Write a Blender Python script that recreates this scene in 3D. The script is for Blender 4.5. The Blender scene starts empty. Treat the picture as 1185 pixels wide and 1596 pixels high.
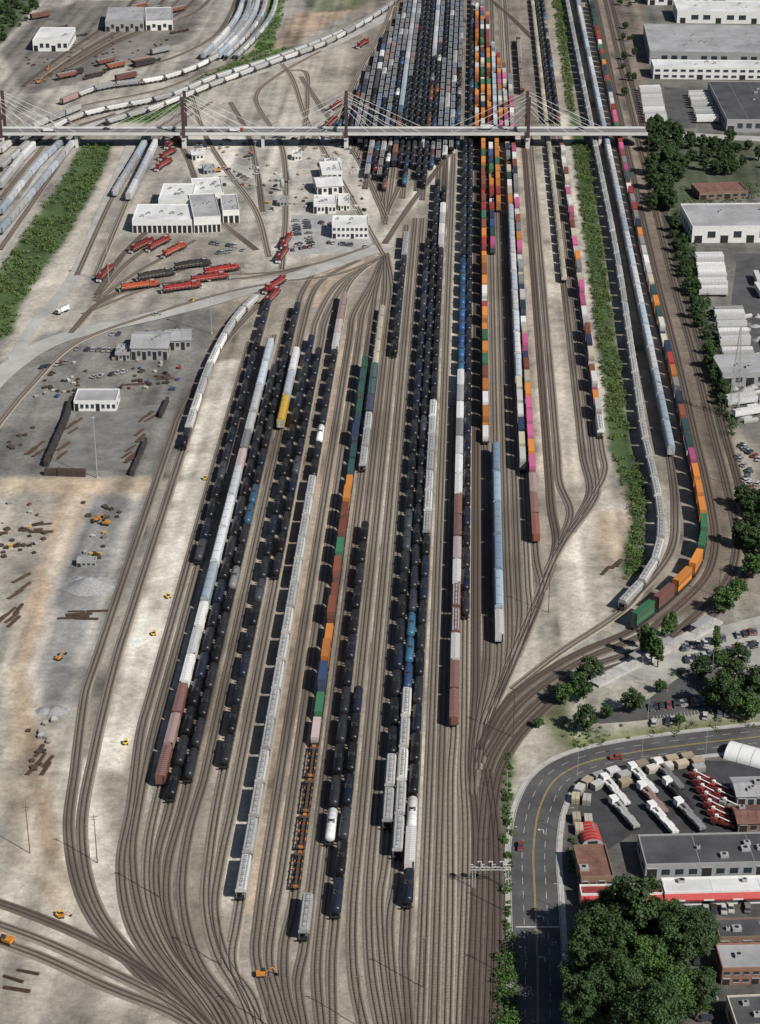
import bpy, math, random, numpy as np
from mathutils import Vector
random.seed(7); rng=np.random.default_rng(7)
F=3100.0; HOR=-740.0; CU,CV=592.5,798.0; H=350.0
D=math.atan((CV-HOR)/F); cD,sD=math.cos(D),math.sin(D)
def G(u,v,z=0.0):
    a=(u-CU)/F; b=(v-CV)/F
    t=(H-z)/(sD+b*cD)
    return (a*t,(cD-b*sD)*t)
def PJ(X,Y,Z=0.0):
    dz=H-Z
    dep=Y*cD+dz*sD
    dn=-Y*sD+dz*cD
    return CU+F*X/dep, CV+F*dn/dep
scene=bpy.context.scene
def link(o): scene.collection.objects.link(o); return o
# ---------------------------------------------------------------- materials
def newmat(name):
    m=bpy.data.materials.new(name); m.use_nodes=True
    nt=m.node_tree; b=nt.nodes['Principled BSDF']; return m,nt,b
def N(nt,t,**k):
    n=nt.nodes.new(t)
    for a,v in k.items(): setattr(n,a,v)
    return n
def mathn(nt,op,a,b=None,c=None):
    n=N(nt,'ShaderNodeMath',operation=op)
    for i,x in enumerate((a,b,c)):
        if x is None: continue
        if isinstance(x,bpy.types.NodeSocket): nt.links.new(x,n.inputs[i])
        else: n.inputs[i].default_value=x
    return n.outputs[0]
def noise(nt,scale,detail=4,coord='Object',vec=None,rough=0.6):
    n=N(nt,'ShaderNodeTexNoise'); n.inputs['Scale'].default_value=scale; n.inputs['Detail'].default_value=detail
    n.inputs['Roughness'].default_value=rough
    if vec is None:
        tc=N(nt,'ShaderNodeTexCoord'); vec=tc.outputs[coord]
    nt.links.new(vec,n.inputs['Vector']); return n.outputs['Fac']
def mapr(nt,x,a,b,c,d):
    n=N(nt,'ShaderNodeMapRange'); nt.links.new(x,n.inputs[0])
    for i,v in zip((1,2,3,4),(a,b,c,d)): n.inputs[i].default_value=v
    return n.outputs[0]
def mix(nt,f,a,b,bt='MIX'):
    n=N(nt,'ShaderNodeMixRGB',blend_type=bt)
    for i,x in enumerate((f,a,b)):
        if isinstance(x,bpy.types.NodeSocket): nt.links.new(x,n.inputs[i])
        elif i==0: n.inputs[0].default_value=x
        else: n.inputs[i].default_value=(*x,1)
    return n.outputs[0]
def simple(name,col,rough=0.8,var=0.25,scale=0.6,metal=0.0,bump=0.0):
    m,nt,b=newmat(name)
    f=noise(nt,scale,6,'Object',rough=.68)
    dk=tuple(c*(1-var) for c in col); lt=tuple(min(1,c*(1+var)) for c in col)
    f2=mapr(nt,f,0.32,0.68,0,1)
    nt.links.new(mix(nt,f2,dk,lt),b.inputs['Base Color'])
    b.inputs['Roughness'].default_value=rough; b.inputs['Metallic'].default_value=metal
    if bump:
        bn=N(nt,'ShaderNodeBump'); bn.inputs['Strength'].default_value=bump; bn.inputs['Distance'].default_value=0.2
        nt.links.new(f,bn.inputs['Height']); nt.links.new(bn.outputs[0],b.inputs['Normal'])
    return m
def objcol(name,rough=0.5,corr=0.0,dirt=0.35,dirtcol=(0.16,0.12,0.09)):
    m,nt,b=newmat(name)
    oi=N(nt,'ShaderNodeObjectInfo'); tc=N(nt,'ShaderNodeTexCoord')
    mp=N(nt,'ShaderNodeMapping'); nt.links.new(tc.outputs['Object'],mp.inputs[0])
    cx=N(nt,'ShaderNodeCombineXYZ'); r=mathn(nt,'MULTIPLY',oi.outputs['Random'],97.0)
    nt.links.new(r,cx.inputs[0]); nt.links.new(r,cx.inputs[1]); nt.links.new(cx.outputs[0],mp.inputs['Location'])
    f=noise(nt,0.9,6,vec=mp.outputs[0],rough=0.7)
    f=mapr(nt,f,0.40,0.75,0,dirt)
    val=mapr(nt,oi.outputs['Random'],0,1,0.62,1.15)
    hs=N(nt,'ShaderNodeHueSaturation'); nt.links.new(oi.outputs['Color'],hs.inputs['Color']); nt.links.new(val,hs.inputs['Value'])
    c=mix(nt,f,hs.outputs[0],dirtcol)
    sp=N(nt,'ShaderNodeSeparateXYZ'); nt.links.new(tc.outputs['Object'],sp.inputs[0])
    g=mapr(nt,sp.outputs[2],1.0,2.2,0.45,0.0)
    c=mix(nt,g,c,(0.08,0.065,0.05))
    nt.links.new(c,b.inputs['Base Color']); b.inputs['Roughness'].default_value=rough
    if corr:
        w=N(nt,'ShaderNodeTexWave',bands_direction='X'); w.inputs['Scale'].default_value=corr
        nt.links.new(tc.outputs['Object'],w.inputs['Vector'])
        bn=N(nt,'ShaderNodeBump'); bn.inputs['Strength'].default_value=0.5; bn.inputs['Distance'].default_value=0.05
        nt.links.new(w.outputs['Fac'],bn.inputs['Height']); nt.links.new(bn.outputs[0],b.inputs['Normal'])
    return m
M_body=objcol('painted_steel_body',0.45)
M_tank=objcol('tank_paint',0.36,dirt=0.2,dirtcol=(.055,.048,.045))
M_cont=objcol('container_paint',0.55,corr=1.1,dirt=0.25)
M_dark=simple('underframe_dark',(0.018,0.016,0.015),0.8)
M_steel=simple('rusty_steel',(0.085,0.055,0.04),0.6)
M_grey=simple('galvanised_grey',(0.34,0.34,0.335),0.5)
M_walk=simple('walkway_grating',(0.05,0.05,0.052),0.6)
M_white=simple('white_paint',(0.72,0.72,0.70),0.5,0.08)
M_glass=simple('window_glass',(0.03,0.04,0.05),0.12,0.2)
M_yel=simple('yellow_paint',(0.7,0.45,0.04),0.5)
M_orange=simple('orange_paint',(0.5,0.2,0.03),0.6,0.3,2)
M_red=simple('red_paint',(0.40,0.028,0.025),0.5,0.15)
M_asph=simple('asphalt',(0.042,0.042,0.045),0.9,0.4,0.12)
M_asph2=simple('worn_asphalt',(0.075,0.073,0.073),0.9,0.4,0.08)
M_conc=simple('concrete',(0.40,0.385,0.36),0.9,0.22,0.3)
M_lroad=simple('dusty_concrete_road',(0.37,0.36,0.335),0.9,0.28,0.05)
M_kerb=simple('kerb_concrete',(0.38,0.37,0.35),0.9)
M_roofw=simple('white_roof_membrane',(0.58,0.58,0.575),0.8,0.22,0.06)
M_roofg=simple('grey_roof',(0.31,0.31,0.315),0.8,0.28,0.06)
M_roofd=simple('dark_roof',(0.06,0.06,0.065),0.85,0.4,0.08)
M_roofb=simple('rusty_brown_roof',(0.17,0.085,0.065),0.85,0.4,0.25)
M_rock=simple('crushed_stone',(0.28,0.28,0.28),0.95,0.3,1.5,bump=0.6)
M_wood=simple('old_timber',(0.075,0.052,0.04),0.9,0.5,1.2)
M_bark=simple('bark',(0.09,0.065,0.045),0.95,0.3,2)
def leafmat(name,a,b_):
    m,nt,b=newmat(name)
    tc=N(nt,'ShaderNodeTexCoord'); f=noise(nt,0.3,4,vec=tc.outputs['Object'])
    f2=noise(nt,2.2,2,vec=tc.outputs['Object'])
    ff=mathn(nt,'ADD',mathn(nt,'MULTIPLY',f,0.6),mathn(nt,'MULTIPLY',f2,0.4))
    nt.links.new(mix(nt,mapr(nt,ff,0.36,0.64,0,1),a,b_),b.inputs['Base Color'])
    b.inputs['Roughness'].default_value=0.7
    return m
M_leaf=leafmat('foliage',(0.02,0.05,0.008),(0.065,0.13,0.02))
M_leafd=leafmat('dark_foliage',(0.012,0.032,0.007),(0.042,0.085,0.016))
M_leafg=leafmat('scrub_foliage',(0.035,0.068,0.014),(0.12,0.17,0.042))

class MB:
    def __init__(s): s.v=[];s.f=[];s.m=[];s.s=[]
    def add(s,vs,fs,m,sm=False):
        o=len(s.v); s.v+=vs
        for f in fs: s.f.append([i+o for i in f]); s.m.append(m); s.s.append(sm)
    def box(s,x,y,z,sx,sy,sz,m=0,rz=0.0):
        c,n=math.cos(rz),math.sin(rz); vs=[]
        for k in (0,1):
            for a,b in((-1,-1),(1,-1),(1,1),(-1,1)):
                px,py=a*sx/2,b*sy/2
                vs.append((x+px*c-py*n,y+px*n+py*c,z+k*sz))
        s.add(vs,[(3,2,1,0),(4,5,6,7),(0,1,5,4),(1,2,6,5),(2,3,7,6),(3,0,4,7)],m)
    def rings(s,axis,prof,n,m,c=(0,0,0),sm=True,cap=True):
        vs=[]
        for t,r in prof:
            for i in range(n):
                a=2*math.pi*i/n
                if axis=='x': vs.append((c[0]+t,c[1]+r*math.cos(a),c[2]+r*math.sin(a)))
                elif axis=='y': vs.append((c[0]-r*math.cos(a),c[1]+t,c[2]+r*math.sin(a)))
                else: vs.append((c[0]+r*math.cos(a),c[1]+r*math.sin(a),c[2]+t))
        fs=[]
        for k in range(len(prof)-1):
            for i in range(n):
                j=(i+1)%n
                fs.append((k*n+i,k*n+j,(k+1)*n+j,(k+1)*n+i))
        s.add(vs,fs,m,sm)
        if cap:
            o=len(s.v)-len(vs)
            s.f.append([o+i for i in range(n)][::-1]); s.m.append(m); s.s.append(False)
            s.f.append([o+(len(prof)-1)*n+i for i in range(n)]); s.m.append(m); s.s.append(False)
    def prism(s,prof,x0,x1,m):
        n=len(prof); vs=[(x0,y,z) for y,z in prof]+[(x1,y,z) for y,z in prof]
        fs=[tuple(range(n))[::-1],tuple(range(n,2*n))]+[(i,(i+1)%n,n+(i+1)%n,n+i) for i in range(n)]
        s.add(vs,fs,m)
    def rod(s,p,q,r,m,n=6,r2=None):
        p=Vector(p);q=Vector(q);d=(q-p).normalized(); u=d.orthogonal().normalized(); w=d.cross(u)
        r2=r if r2 is None else r2; vs=[]
        for c,rr in((p,r),(q,r2)):
            for i in range(n):
                a=2*math.pi*i/n; vs.append(tuple(c+u*(rr*math.cos(a))+w*(rr*math.sin(a))))
        s.add(vs,[(i,(i+1)%n,n+(i+1)%n,n+i) for i in range(n)]+[tuple(range(n))[::-1],tuple(range(n,2*n))],m)
    def mesh(s,name,mats):
        me=bpy.data.meshes.new(name); me.from_pydata(s.v,[],s.f)
        for m in mats: me.materials.append(m)
        me.polygons.foreach_set('material_index',s.m); me.polygons.foreach_set('use_smooth',s.s); me.update(); return me
def obj(name,me,loc=(0,0,0),rz=0.0,col=None,parent=None):
    o=bpy.data.objects.new(name,me); o.location=loc; o.rotation_euler=(0,0,rz)
    if col: o.color=(*col,1)
    if parent: o.parent=parent
    return link(o)
def empty(name,loc=(0,0,0),rz=0):
    o=bpy.data.objects.new(name,None); o.location=loc; o.rotation_euler=(0,0,rz); o.empty_display_size=0.5; return link(o)

# ---------------------------------------------------------------- rolling stock (x along the car)
def trucks(b,L,inset=1.9,sill=True):
    for sx in(-1,1):
        cx=sx*(L/2-inset)
        for dx in(-0.88,0.88):
            for y in(-0.75,0.75): b.rings('y',[(-0.06,0.45),(0.06,0.45)],10,2,(cx+dx,y,0.46))
            b.box(cx+dx,0,0.38,0.16,1.5,0.16,1)
        for y in(-0.95,0.95): b.box(cx,y,0.35,2.3,0.16,0.42,1)
        b.box(cx,0,0.5,0.5,2.0,0.35,1)
    if sill: b.box(0,0,0.85,L,0.5,0.3,1)
    for sx in(-1,1): b.box(sx*(L/2+0.3),0,0.8,0.7,0.25,0.28,1)
def mk_tank():
    b=MB(); L=16.2; trucks(b,L)
    r=1.5; z=2.62; e=L/2-.75
    b.rings('x',[(-e,0.25),(-e+.1,0.8),(-e+.32,1.22),(-e+.65,r),(-0.3,r),(0.3,r),(e-.65,r),(e-.32,1.22),(e-.1,0.8),(e,0.25)],24,0,(0,0,z))
    for x in(-5,-2.6,2.6,5): b.rings('x',[(x-.04,r+.02),(x+.04,r+.02)],24,1,(0,0,z),cap=False)
    b.rings('z',[(0,0.5),(0.32,0.5),(0.4,0.35)],12,1,(0,0,z+r-0.08))
    for y in(-0.8,0.8): b.box(0,y,z+r-0.16,1.9,0.4,0.06,3)
    for x in(-.9,.9): b.box(x,0,z+r-0.1,0.25,1.9,0.06,3)
    for y in(-1.0,1.0):
        b.box(0,y,z+r+0.5,1.9,0.04,0.04,3)
        for x in(-.9,0,.9): b.box(x,y,z+r-0.14,0.04,0.04,0.66,3)
        for x in(-0.22,0.22): b.box(x,y*1.56,0.9,0.05,0.05,2.6,3)
    for sx in(-1,1):
        b.box(sx*(L/2-0.3),0,1.16,0.7,2.9,0.08,1)
        b.box(sx*(L/2-1.7),0,1.16,0.7,2.2,0.55,1)
        for y in(-1.3,1.3): b.box(sx*(L/2-0.05),y,1.2,0.05,0.06,0.85,3)
    return b.mesh('tank_car',[M_tank,M_dark,M_steel,M_walk])
def mk_hopper():
    b=MB(); L=17.2; trucks(b,L,1.7); w=1.52
    prof=[(-w,1.9),(w,1.9),(w,3.95),(1.15,4.35),(.5,4.5),(-.5,4.5),(-1.15,4.35),(-w,3.95)]
    b.prism(prof,-L/2+1.6,L/2-1.6,0)
    up=[(-w,3.1),(w,3.1),(w,3.95),(1.15,4.35),(.5,4.5),(-.5,4.5),(-1.15,4.35),(-w,3.95)]
    for sx in(-1,1):
        a,c=sorted((sx*(L/2-1.6),sx*(L/2-0.5)))
        b.prism(up,a,c,0)
        b.add([(sx*(L/2-1.6),-w,1.9),(sx*(L/2-1.6),w,1.9),(sx*(L/2-.55),w,3.1),(sx*(L/2-.55),-w,3.1)],[(0,1,2,3)],0)
        b.box(sx*(L/2-.35),0,1.12,.7,2.8,.1,1)
        for y in(-1.2,1.2): b.box(sx*(L/2-.2),y,1.2,.08,.08,2.5,0)
    for x in(-4.2,0,4.2):
        vs=[(x-1.9,-1.3,1.9),(x+1.9,-1.3,1.9),(x+1.9,1.3,1.9),(x-1.9,1.3,1.9),(x-.6,-.5,.75),(x+.6,-.5,.75),(x+.6,.5,.75),(x-.6,.5,.75)]
        b.add(vs,[(0,1,5,4),(1,2,6,5),(2,3,7,6),(3,0,4,7),(7,6,5,4)],0)
    n=13
    for i in range(n):
        x=-L/2+1.7+i*(L-3.4)/(n-1)
        for y in(-w-.04,w+.04): b.box(x,y,1.95,.12,.1,2.0,0)
    for y in(-.95,.95): b.box(0,y,4.52,L-1.2,.42,.05,3)
    for i in range(5):
        x=-6.1+i*3.05; b.box(x,0,4.48,2.5,.62,.2,3)
        for k in(-1,1): b.box(x+k*.9,0,4.68,.1,.75,.06,1)
    for i in range(4): b.box(-4.58+i*3.05,0,4.5,.12,2.2,.06,1)
    return b.mesh('hopper_car',[M_body,M_dark,M_steel,M_grey])
def mk_box():
    b=MB(); L=17.6; trucks(b,L,2.2); w=1.5
    b.prism([(-w,1.15),(w,1.15),(w,4.35),(0,4.62),(-w,4.35)],-L/2+.15,L/2-.15,0)
    for i in range(16):
        x=-L/2+.5+i*(L-1)/15
        if abs(x)>1.6:
            for y in(-w-.03,w+.03): b.box(x,y,1.3,.12,.06,2.95,0)
        b.add([(x-.06,-w,4.38),(x+.06,-w,4.38),(x+.06,0,4.69),(x-.06,0,4.69),(x+.06,w,4.38),(x-.06,w,4.38)],[(0,1,2,3),(3,2,4,5)],3)
    for y in(-w-.06,w+.06):
        b.box(0,y,1.25,3.0,.08,2.95,0)
        for x in(-1.4,-.5,.5,1.4): b.box(x,y*1.03,1.3,.06,.06,2.8,1)
        b.box(0,y,1.05,L-.6,.1,.16,1)
    for sx in(-1,1): b.box(sx*(L/2-.1),1.1,1.2,.12,.4,3.0,1)
    return b.mesh('boxcar',[M_body,M_dark,M_steel,M_grey])
def mk_rack():
    b=MB(); L=27.2; trucks(b,L,3.0); w=1.53
    b.prism([(-w,1.2),(w,1.2),(w,4.9),(1.1,5.5),(.4,5.68),(-.4,5.68),(-1.1,5.5),(-w,4.9)],-L/2+.2,L/2-.2,0)
    b.box(0,0,.7,L-8,2.6,.5,1)
    for i in range(21):
        x=-L/2+.6+i*(L-1.2)/20
        for y in(-w-.04,w+.04): b.box(x,y,1.25,.14,.1,3.7,0)
        b.box(x,0,5.6,.1,1.8,.12,1 if i%5==0 else 0)
    for y in(-w-.03,w+.03): b.box(0,y,2.9,L-.6,.08,.14,1)
    for sx in(-1,1): b.box(sx*(L/2-.15),0,1.3,.12,2.3,3.5,3)
    return b.mesh('autorack_car',[M_body,M_dark,M_steel,M_grey])
def mk_well():
    b=MB(); L=14.2; trucks(b,L+.6,1.1,False)
    for y in(-1.38,1.38): b.box(0,y,.35,12.6,.14,1.05,1)
    b.box(0,0,.3,12.6,2.6,.08,1)
    for sx in(-1,1): b.box(sx*(L/2-.35),0,.95,1.2,2.4,.25,1)
    return b.mesh('container_well_car',[M_body,M_dark,M_steel,M_grey])
def mk_cont(L=12.2,h=2.85):
    b=MB(); w=2.5
    b.box(0,0,0.03,L-.12,w-.1,h-.06,0)
    for sx in(-1,1):
        for sy in(-1,1): b.box(sx*(L/2-.08),sy*(w/2-.08),0,.16,.16,h,0)
        b.box(sx*(L/2-.06),0,h-.14,.12,w-.34,.14,0)
    for y in(-1,1):
        b.box(0,y*(w/2-.05),h-.12,L-.34,.1,.12,0); b.box(0,y*(w/2-.05),0,L-.34,.1,.14,0)
    for y in(-.35,.35,-.8,.8): b.rod((L/2-.04,y,.15),(L/2-.04,y,h-.15),.03,3,5)
    return b.mesh('shipping_container',[M_cont,M_dark,M_steel,M_grey])
def mk_flat():
    b=MB(); L=17.5; trucks(b,L,2.0)
    for y in(-1.3,1.3): b.box(0,y,.75,L-1,.2,.45,1)
    b.box(0,0,1.0,L,.7,.22,2)
    for i in range(8): b.box(-7.7+i*2.2,0,1.0,.35,2.7,.2,1)
    for sx in(-1,1):
        b.box(sx*(L/2-1),0,1.2,1.6,2.7,.08,2)
        b.box(sx*(L/2-.5),0,1.24,.3,1.2,.7,0)
    for i in(1,3,5):
        for y in(-1.15,1.15): b.box(-6+i*2.0,y,1.24,.9,.35,.3,0)
    return b.mesh('flat_car',[M_body,M_dark,M_steel,M_grey])
def mk_coil():
    b=MB(); L=14.5; trucks(b,L,1.8); b.box(0,0,1.1,L-.4,2.7,.5,1)
    for k in range(5):
        x=-5.4+k*2.7
        b.prism([(-1.4,1.6),(1.4,1.6),(1.4,2.9),(.8,3.6),(-.8,3.6),(-1.4,2.9)],x-1.05,x+1.05,0)
        b.box(x,0,3.6,1.0,.6,.2,3)
    return b.mesh('coil_car',[M_body,M_dark,M_steel,M_grey])
def mk_loco():
    b=MB(); L=21.5
    for sx in(-1,1):
        cx=sx*6.3
        for dx in(-1.9,0,1.9):
            for y in(-.75,.75): b.rings('y',[(-.07,.52),(.07,.52)],12,2,(cx+dx,y,.52))
        for y in(-1,1): b.box(cx,y,.4,5.0,.2,.6,1)
    b.box(0,0,1.2,L,2.9,.3,1)
    b.rings('x',[(-2.6,.6),(2.6,.6)],10,1,(0,0,.95))
    b.box(-2.2,0,1.5,14.6,1.9,2.6,0)
    b.box(-8.3,0,3.3,2.6,2.9,.9,0)
    b.box(6.6,0,1.5,3.0,2.85,2.75,0)
    b.prism([(-.85,1.5),(.85,1.5),(.85,3.0),(.5,3.3),(-.5,3.3),(-.85,3.0)],8.1,9.9,0)
    b.box(8.12,0,3.35,.06,2.3,.6,4)
    for y in(-1.45,1.45): b.box(6.7,y,3.1,1.8,.06,.7,4)
    b.box(-8.3,0,4.2,2.4,1.9,.1,1)
    for x in(-8.9,-7.7): b.rings('z',[(0,.5),(.12,.5)],12,3,(x,0,4.3))
    b.box(-1,0,4.1,2.6,1.5,.25,1); b.box(2.6,0,4.1,1.8,1.7,.2,1); b.box(-4.4,0,4.1,2.0,1.7,.15,1)
    b.box(6.6,0,4.25,2.0,1.4,.15,3)
    for y in(-1.4,1.4):
        b.box(-1,y,2.5,18,.05,.05,5)
        for i in range(9): b.box(-9.6+i*2,y,1.5,.05,.05,1.0,5)
    for sx in(-1,1):
        b.box(sx*(L/2+.05),0,.4,.2,2.8,1.1,5); b.box(sx*(L/2+.4),0,.8,.6,.3,.3,1)
    return b.mesh('locomotive',[M_body,M_dark,M_steel,M_grey,M_glass,M_white])
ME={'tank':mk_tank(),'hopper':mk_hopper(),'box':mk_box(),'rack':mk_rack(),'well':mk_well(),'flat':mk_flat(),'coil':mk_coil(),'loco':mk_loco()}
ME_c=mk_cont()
NM={'tank':'tank_car','hopper':'hopper_car','box':'boxcar','rack':'autorack_car','well':'container_well_car','flat':'flat_car','coil':'coil_car','loco':'locomotive'}
PITCH={'tank':17.4,'hopper':18.3,'box':18.6,'rack':28.3,'well':15.2,'flat':18.6,'coil':15.6,'loco':22.6}
OR=(.66,.23,.04);RU=(.23,.07,.04);PK=(.56,.11,.26);WH=(.74,.73,.71);LG_=(.48,.485,.475);GY=(.27,.275,.28);BL=(.035,.09,.23);DB=(.018,.035,.085)
GN=(.035,.17,.08);TE=(.025,.085,.085);RD=(.36,.04,.03);CR=(.62,.56,.42);BK=(.008,.008,.010);BK2=(.020,.021,.026);NV=(.010,.015,.032);BR=(.17,.07,.055);LP=(.42,.28,.26);SB=(.22,.31,.42);YL=(.62,.40,.06);TQ=(.04,.12,.2)
PAL={'K':[BK]*8+[BK2]*4+[NV]*3+[(.05,.055,.065)],
'KB':[BK]*4+[BK2]*3+[NV]*3+[(.03,.07,.14),(.04,.10,.17),GY],
'G':[LG_,LG_,(.54,.53,.51),(.42,.41,.40),(.57,.55,.52),(.62,.61,.59)],'W':[WH,WH,(.64,.66,.68)],'GW':[LG_,WH,GY,WH],
'S':[(.48,.53,.58),(.58,.59,.61),(.40,.48,.56),(.62,.62,.62)],'B':[BR,RU,LP,(.26,.11,.09)],'BP':[LP,(.52,.41,.39),BR,WH],
'C':[OR,OR,RU,PK,WH,WH,GY,BL,GN,RD,TE,CR,DB],'CO':[OR]*6+[RU,RU,GN,WH,RD],'CP':[PK,PK,WH,WH,RU,RU,LG_,DB,OR,CR,GY],
'O':[OR],'R':[RU,RU,RD,BR],'T':[TE,TE,(.03,.11,.075),DB],'BLU':[BL,(.03,.07,.16),(.035,.12,.28),TQ],'Y':[YL],'CR':[CR,(.55,.5,.38)],'DKB':[NV,BK2,BK2,BK],
'MX':[BK]*5+[BK2]*4+[NV,NV,DB,DB,BL,BR,RU,LG_,WH,GY,TQ],'MXB':[BK,BK2,BK,NV,DB,DB,BL,TQ,WH,LG_,BR],'LR':[(.30,.018,.016),(.26,.02,.018)],'LO':[(.42,.07,.025),(.03,.03,.03)],'GN':[GN],'SB':[SB,(.3,.40,.48),LG_]}
def catmull(p,step=4.0):
    p=[np.array(q,float) for q in p]
    if len(p)==2:
        n=max(2,int(np.linalg.norm(p[1]-p[0])/12)); return [tuple(p[0]+(p[1]-p[0])*i/n) for i in range(n+1)]
    P=[2*p[0]-p[1]]+p+[2*p[-1]-p[-2]]; out=[]
    for i in range(1,len(P)-2):
        a,b,c,d=P[i-1:i+3]; n=max(1,int(np.linalg.norm(c-b)/step))
        t0=0;t1=t0+max(1e-6,np.linalg.norm(b-a)**.5);t2=t1+max(1e-6,np.linalg.norm(c-b)**.5);t3=t2+max(1e-6,np.linalg.norm(d-c)**.5)
        for k in range(n):
            t=t1+(t2-t1)*k/n
            A1=(t1-t)/(t1-t0)*a+(t-t0)/(t1-t0)*b; A2=(t2-t)/(t2-t1)*b+(t-t1)/(t2-t1)*c; A3=(t3-t)/(t3-t2)*c+(t-t2)/(t3-t2)*d
            B1=(t2-t)/(t2-t0)*A1+(t-t0)/(t2-t0)*A2; B2=(t3-t)/(t3-t1)*A2+(t-t1)/(t3-t1)*A3
            out.append(tuple((t2-t)/(t2-t1)*B1+(t-t1)/(t2-t1)*B2))
    out.append(tuple(p[-1])); return out
def offs(pts,d):
    o=[]
    for i,(x,y) in enumerate(pts):
        a=pts[max(0,i-1)];b=pts[min(len(pts)-1,i+1)]
        tx,ty=b[0]-a[0],b[1]-a[1];l=math.hypot(tx,ty) or 1
        o.append((x-ty/l*d,y+tx/l*d))
    return o
def XL(x0,y): return 745+(x0-745)*(y+740)/1840.0
def LN(x0,ya,yb,z=4): return [G(XL(x0,ya),ya,z),G(XL(x0,yb),yb,z)]
def PT(l,z=4): return [G(u,v,z) for u,v in l]
RAILZ=0.42
def train(pts,segs,zl=4,stacked=0.8):
    c=np.array(catmull(pts)); seg=np.hypot(*(c[1:]-c[:-1]).T); s=np.concatenate([[0],np.cumsum(seg)]); T=s[-1]
    def at(t): return np.array([np.interp(t,s,c[:,0]),np.interp(t,s,c[:,1])])
    t=0.0
    while True:
        p=at(min(t+8,T)); v=PJ(p[0],p[1],zl)[1]; ty=None
        for vm,ty_,pal in segs:
            if v>=vm: ty,pl=ty_,pal; break
        else: break
        if ty is None: t+=4
        else:
            L=PITCH[ty]
            if t+L>T+6: break
            a=at(t+L*.18);b=at(t+L*.82); m=(a+b)/2; h=math.atan2(b[1]-a[1],b[0]-a[0])
            if random.random()<.5: h+=math.pi
            col=random.choice(PAL[pl])
            if ty=='well':
                o=obj(NM[ty],ME[ty],(m[0],m[1],RAILZ),h,random.choice([BR,BK2,YL,RU]))
                n=2 if random.random()<stacked else 1
                for k in range(n):
                    cc=col if k==0 or random.random()<.4 else random.choice(PAL[pl])
                    obj('container_lower' if k==0 else 'container_upper',ME_c,(0,0,.42+k*2.87),0,cc,parent=o)
            else: obj(NM[ty],ME[ty],(m[0],m[1],RAILZ),h,col)
            t+=L+random.choice([0,0,0,.3])
        if t>=T: break

# ---------------------------------------------------------------- tracks
def trackmat(name,bal,stain,tie,amt=.8,rnd=.6):
    m,nt,b=newmat(name)
    uv=N(nt,'ShaderNodeUVMap'); sp=N(nt,'ShaderNodeSeparateXYZ'); nt.links.new(uv.outputs[0],sp.inputs[0])
    au=mathn(nt,'ABSOLUTE',sp.outputs[0])
    tiew=mapr(nt,mathn(nt,'FRACT',mathn(nt,'MULTIPLY',sp.outputs[1],1/0.61)),0.36,0.40,1,0)
    inside=mapr(nt,au,1.22,1.3,1,0)
    tc=N(nt,'ShaderNodeTexCoord'); oi=N(nt,'ShaderNodeObjectInfo')
    n1=noise(nt,0.035,6,vec=tc.outputs['Object']); n2=noise(nt,1.2,4,vec=tc.outputs['Object']); n3=noise(nt,.012,3,vec=tc.outputs['Object'])
    d=mathn(nt,'ABSOLUTE',mathn(nt,'SUBTRACT',au,.74))
    st=mapr(nt,d,0.1,0.6,amt,0.0)
    st=mathn(nt,'MULTIPLY',st,mapr(nt,n1,.3,.7,.6,1.15))
    balv=mix(nt,mapr(nt,n2,.3,.7,0,1),tuple(c*.75 for c in bal),tuple(c*1.25 for c in bal))
    balv=mix(nt,mathn(nt,'MULTIPLY',mapr(nt,oi.outputs['Random'],0,1,.0,rnd),mapr(nt,n3,.35,.65,.4,1.4)),balv,stain)
    c=mix(nt,st,balv,stain)
    c=mix(nt,mathn(nt,'MULTIPLY',mathn(nt,'MULTIPLY',tiew,inside),mapr(nt,n1,.35,.65,.8,.35)),c,tie)
    nt.links.new(c,b.inputs['Base Color']); b.inputs['Roughness'].default_value=.95
    return m
M_tr=trackmat('ballast_and_ties',(.31,.272,.222),(.075,.055,.042),(.055,.042,.034),.92,.75)
M_trb=trackmat('rusty_ballast_and_ties',(.135,.105,.082),(.06,.042,.032),(.045,.035,.028),.9)
M_rail=simple('rail_steel',(.10,.08,.068),.45,.3,.4,metal=.3)
ntr=0
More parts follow.
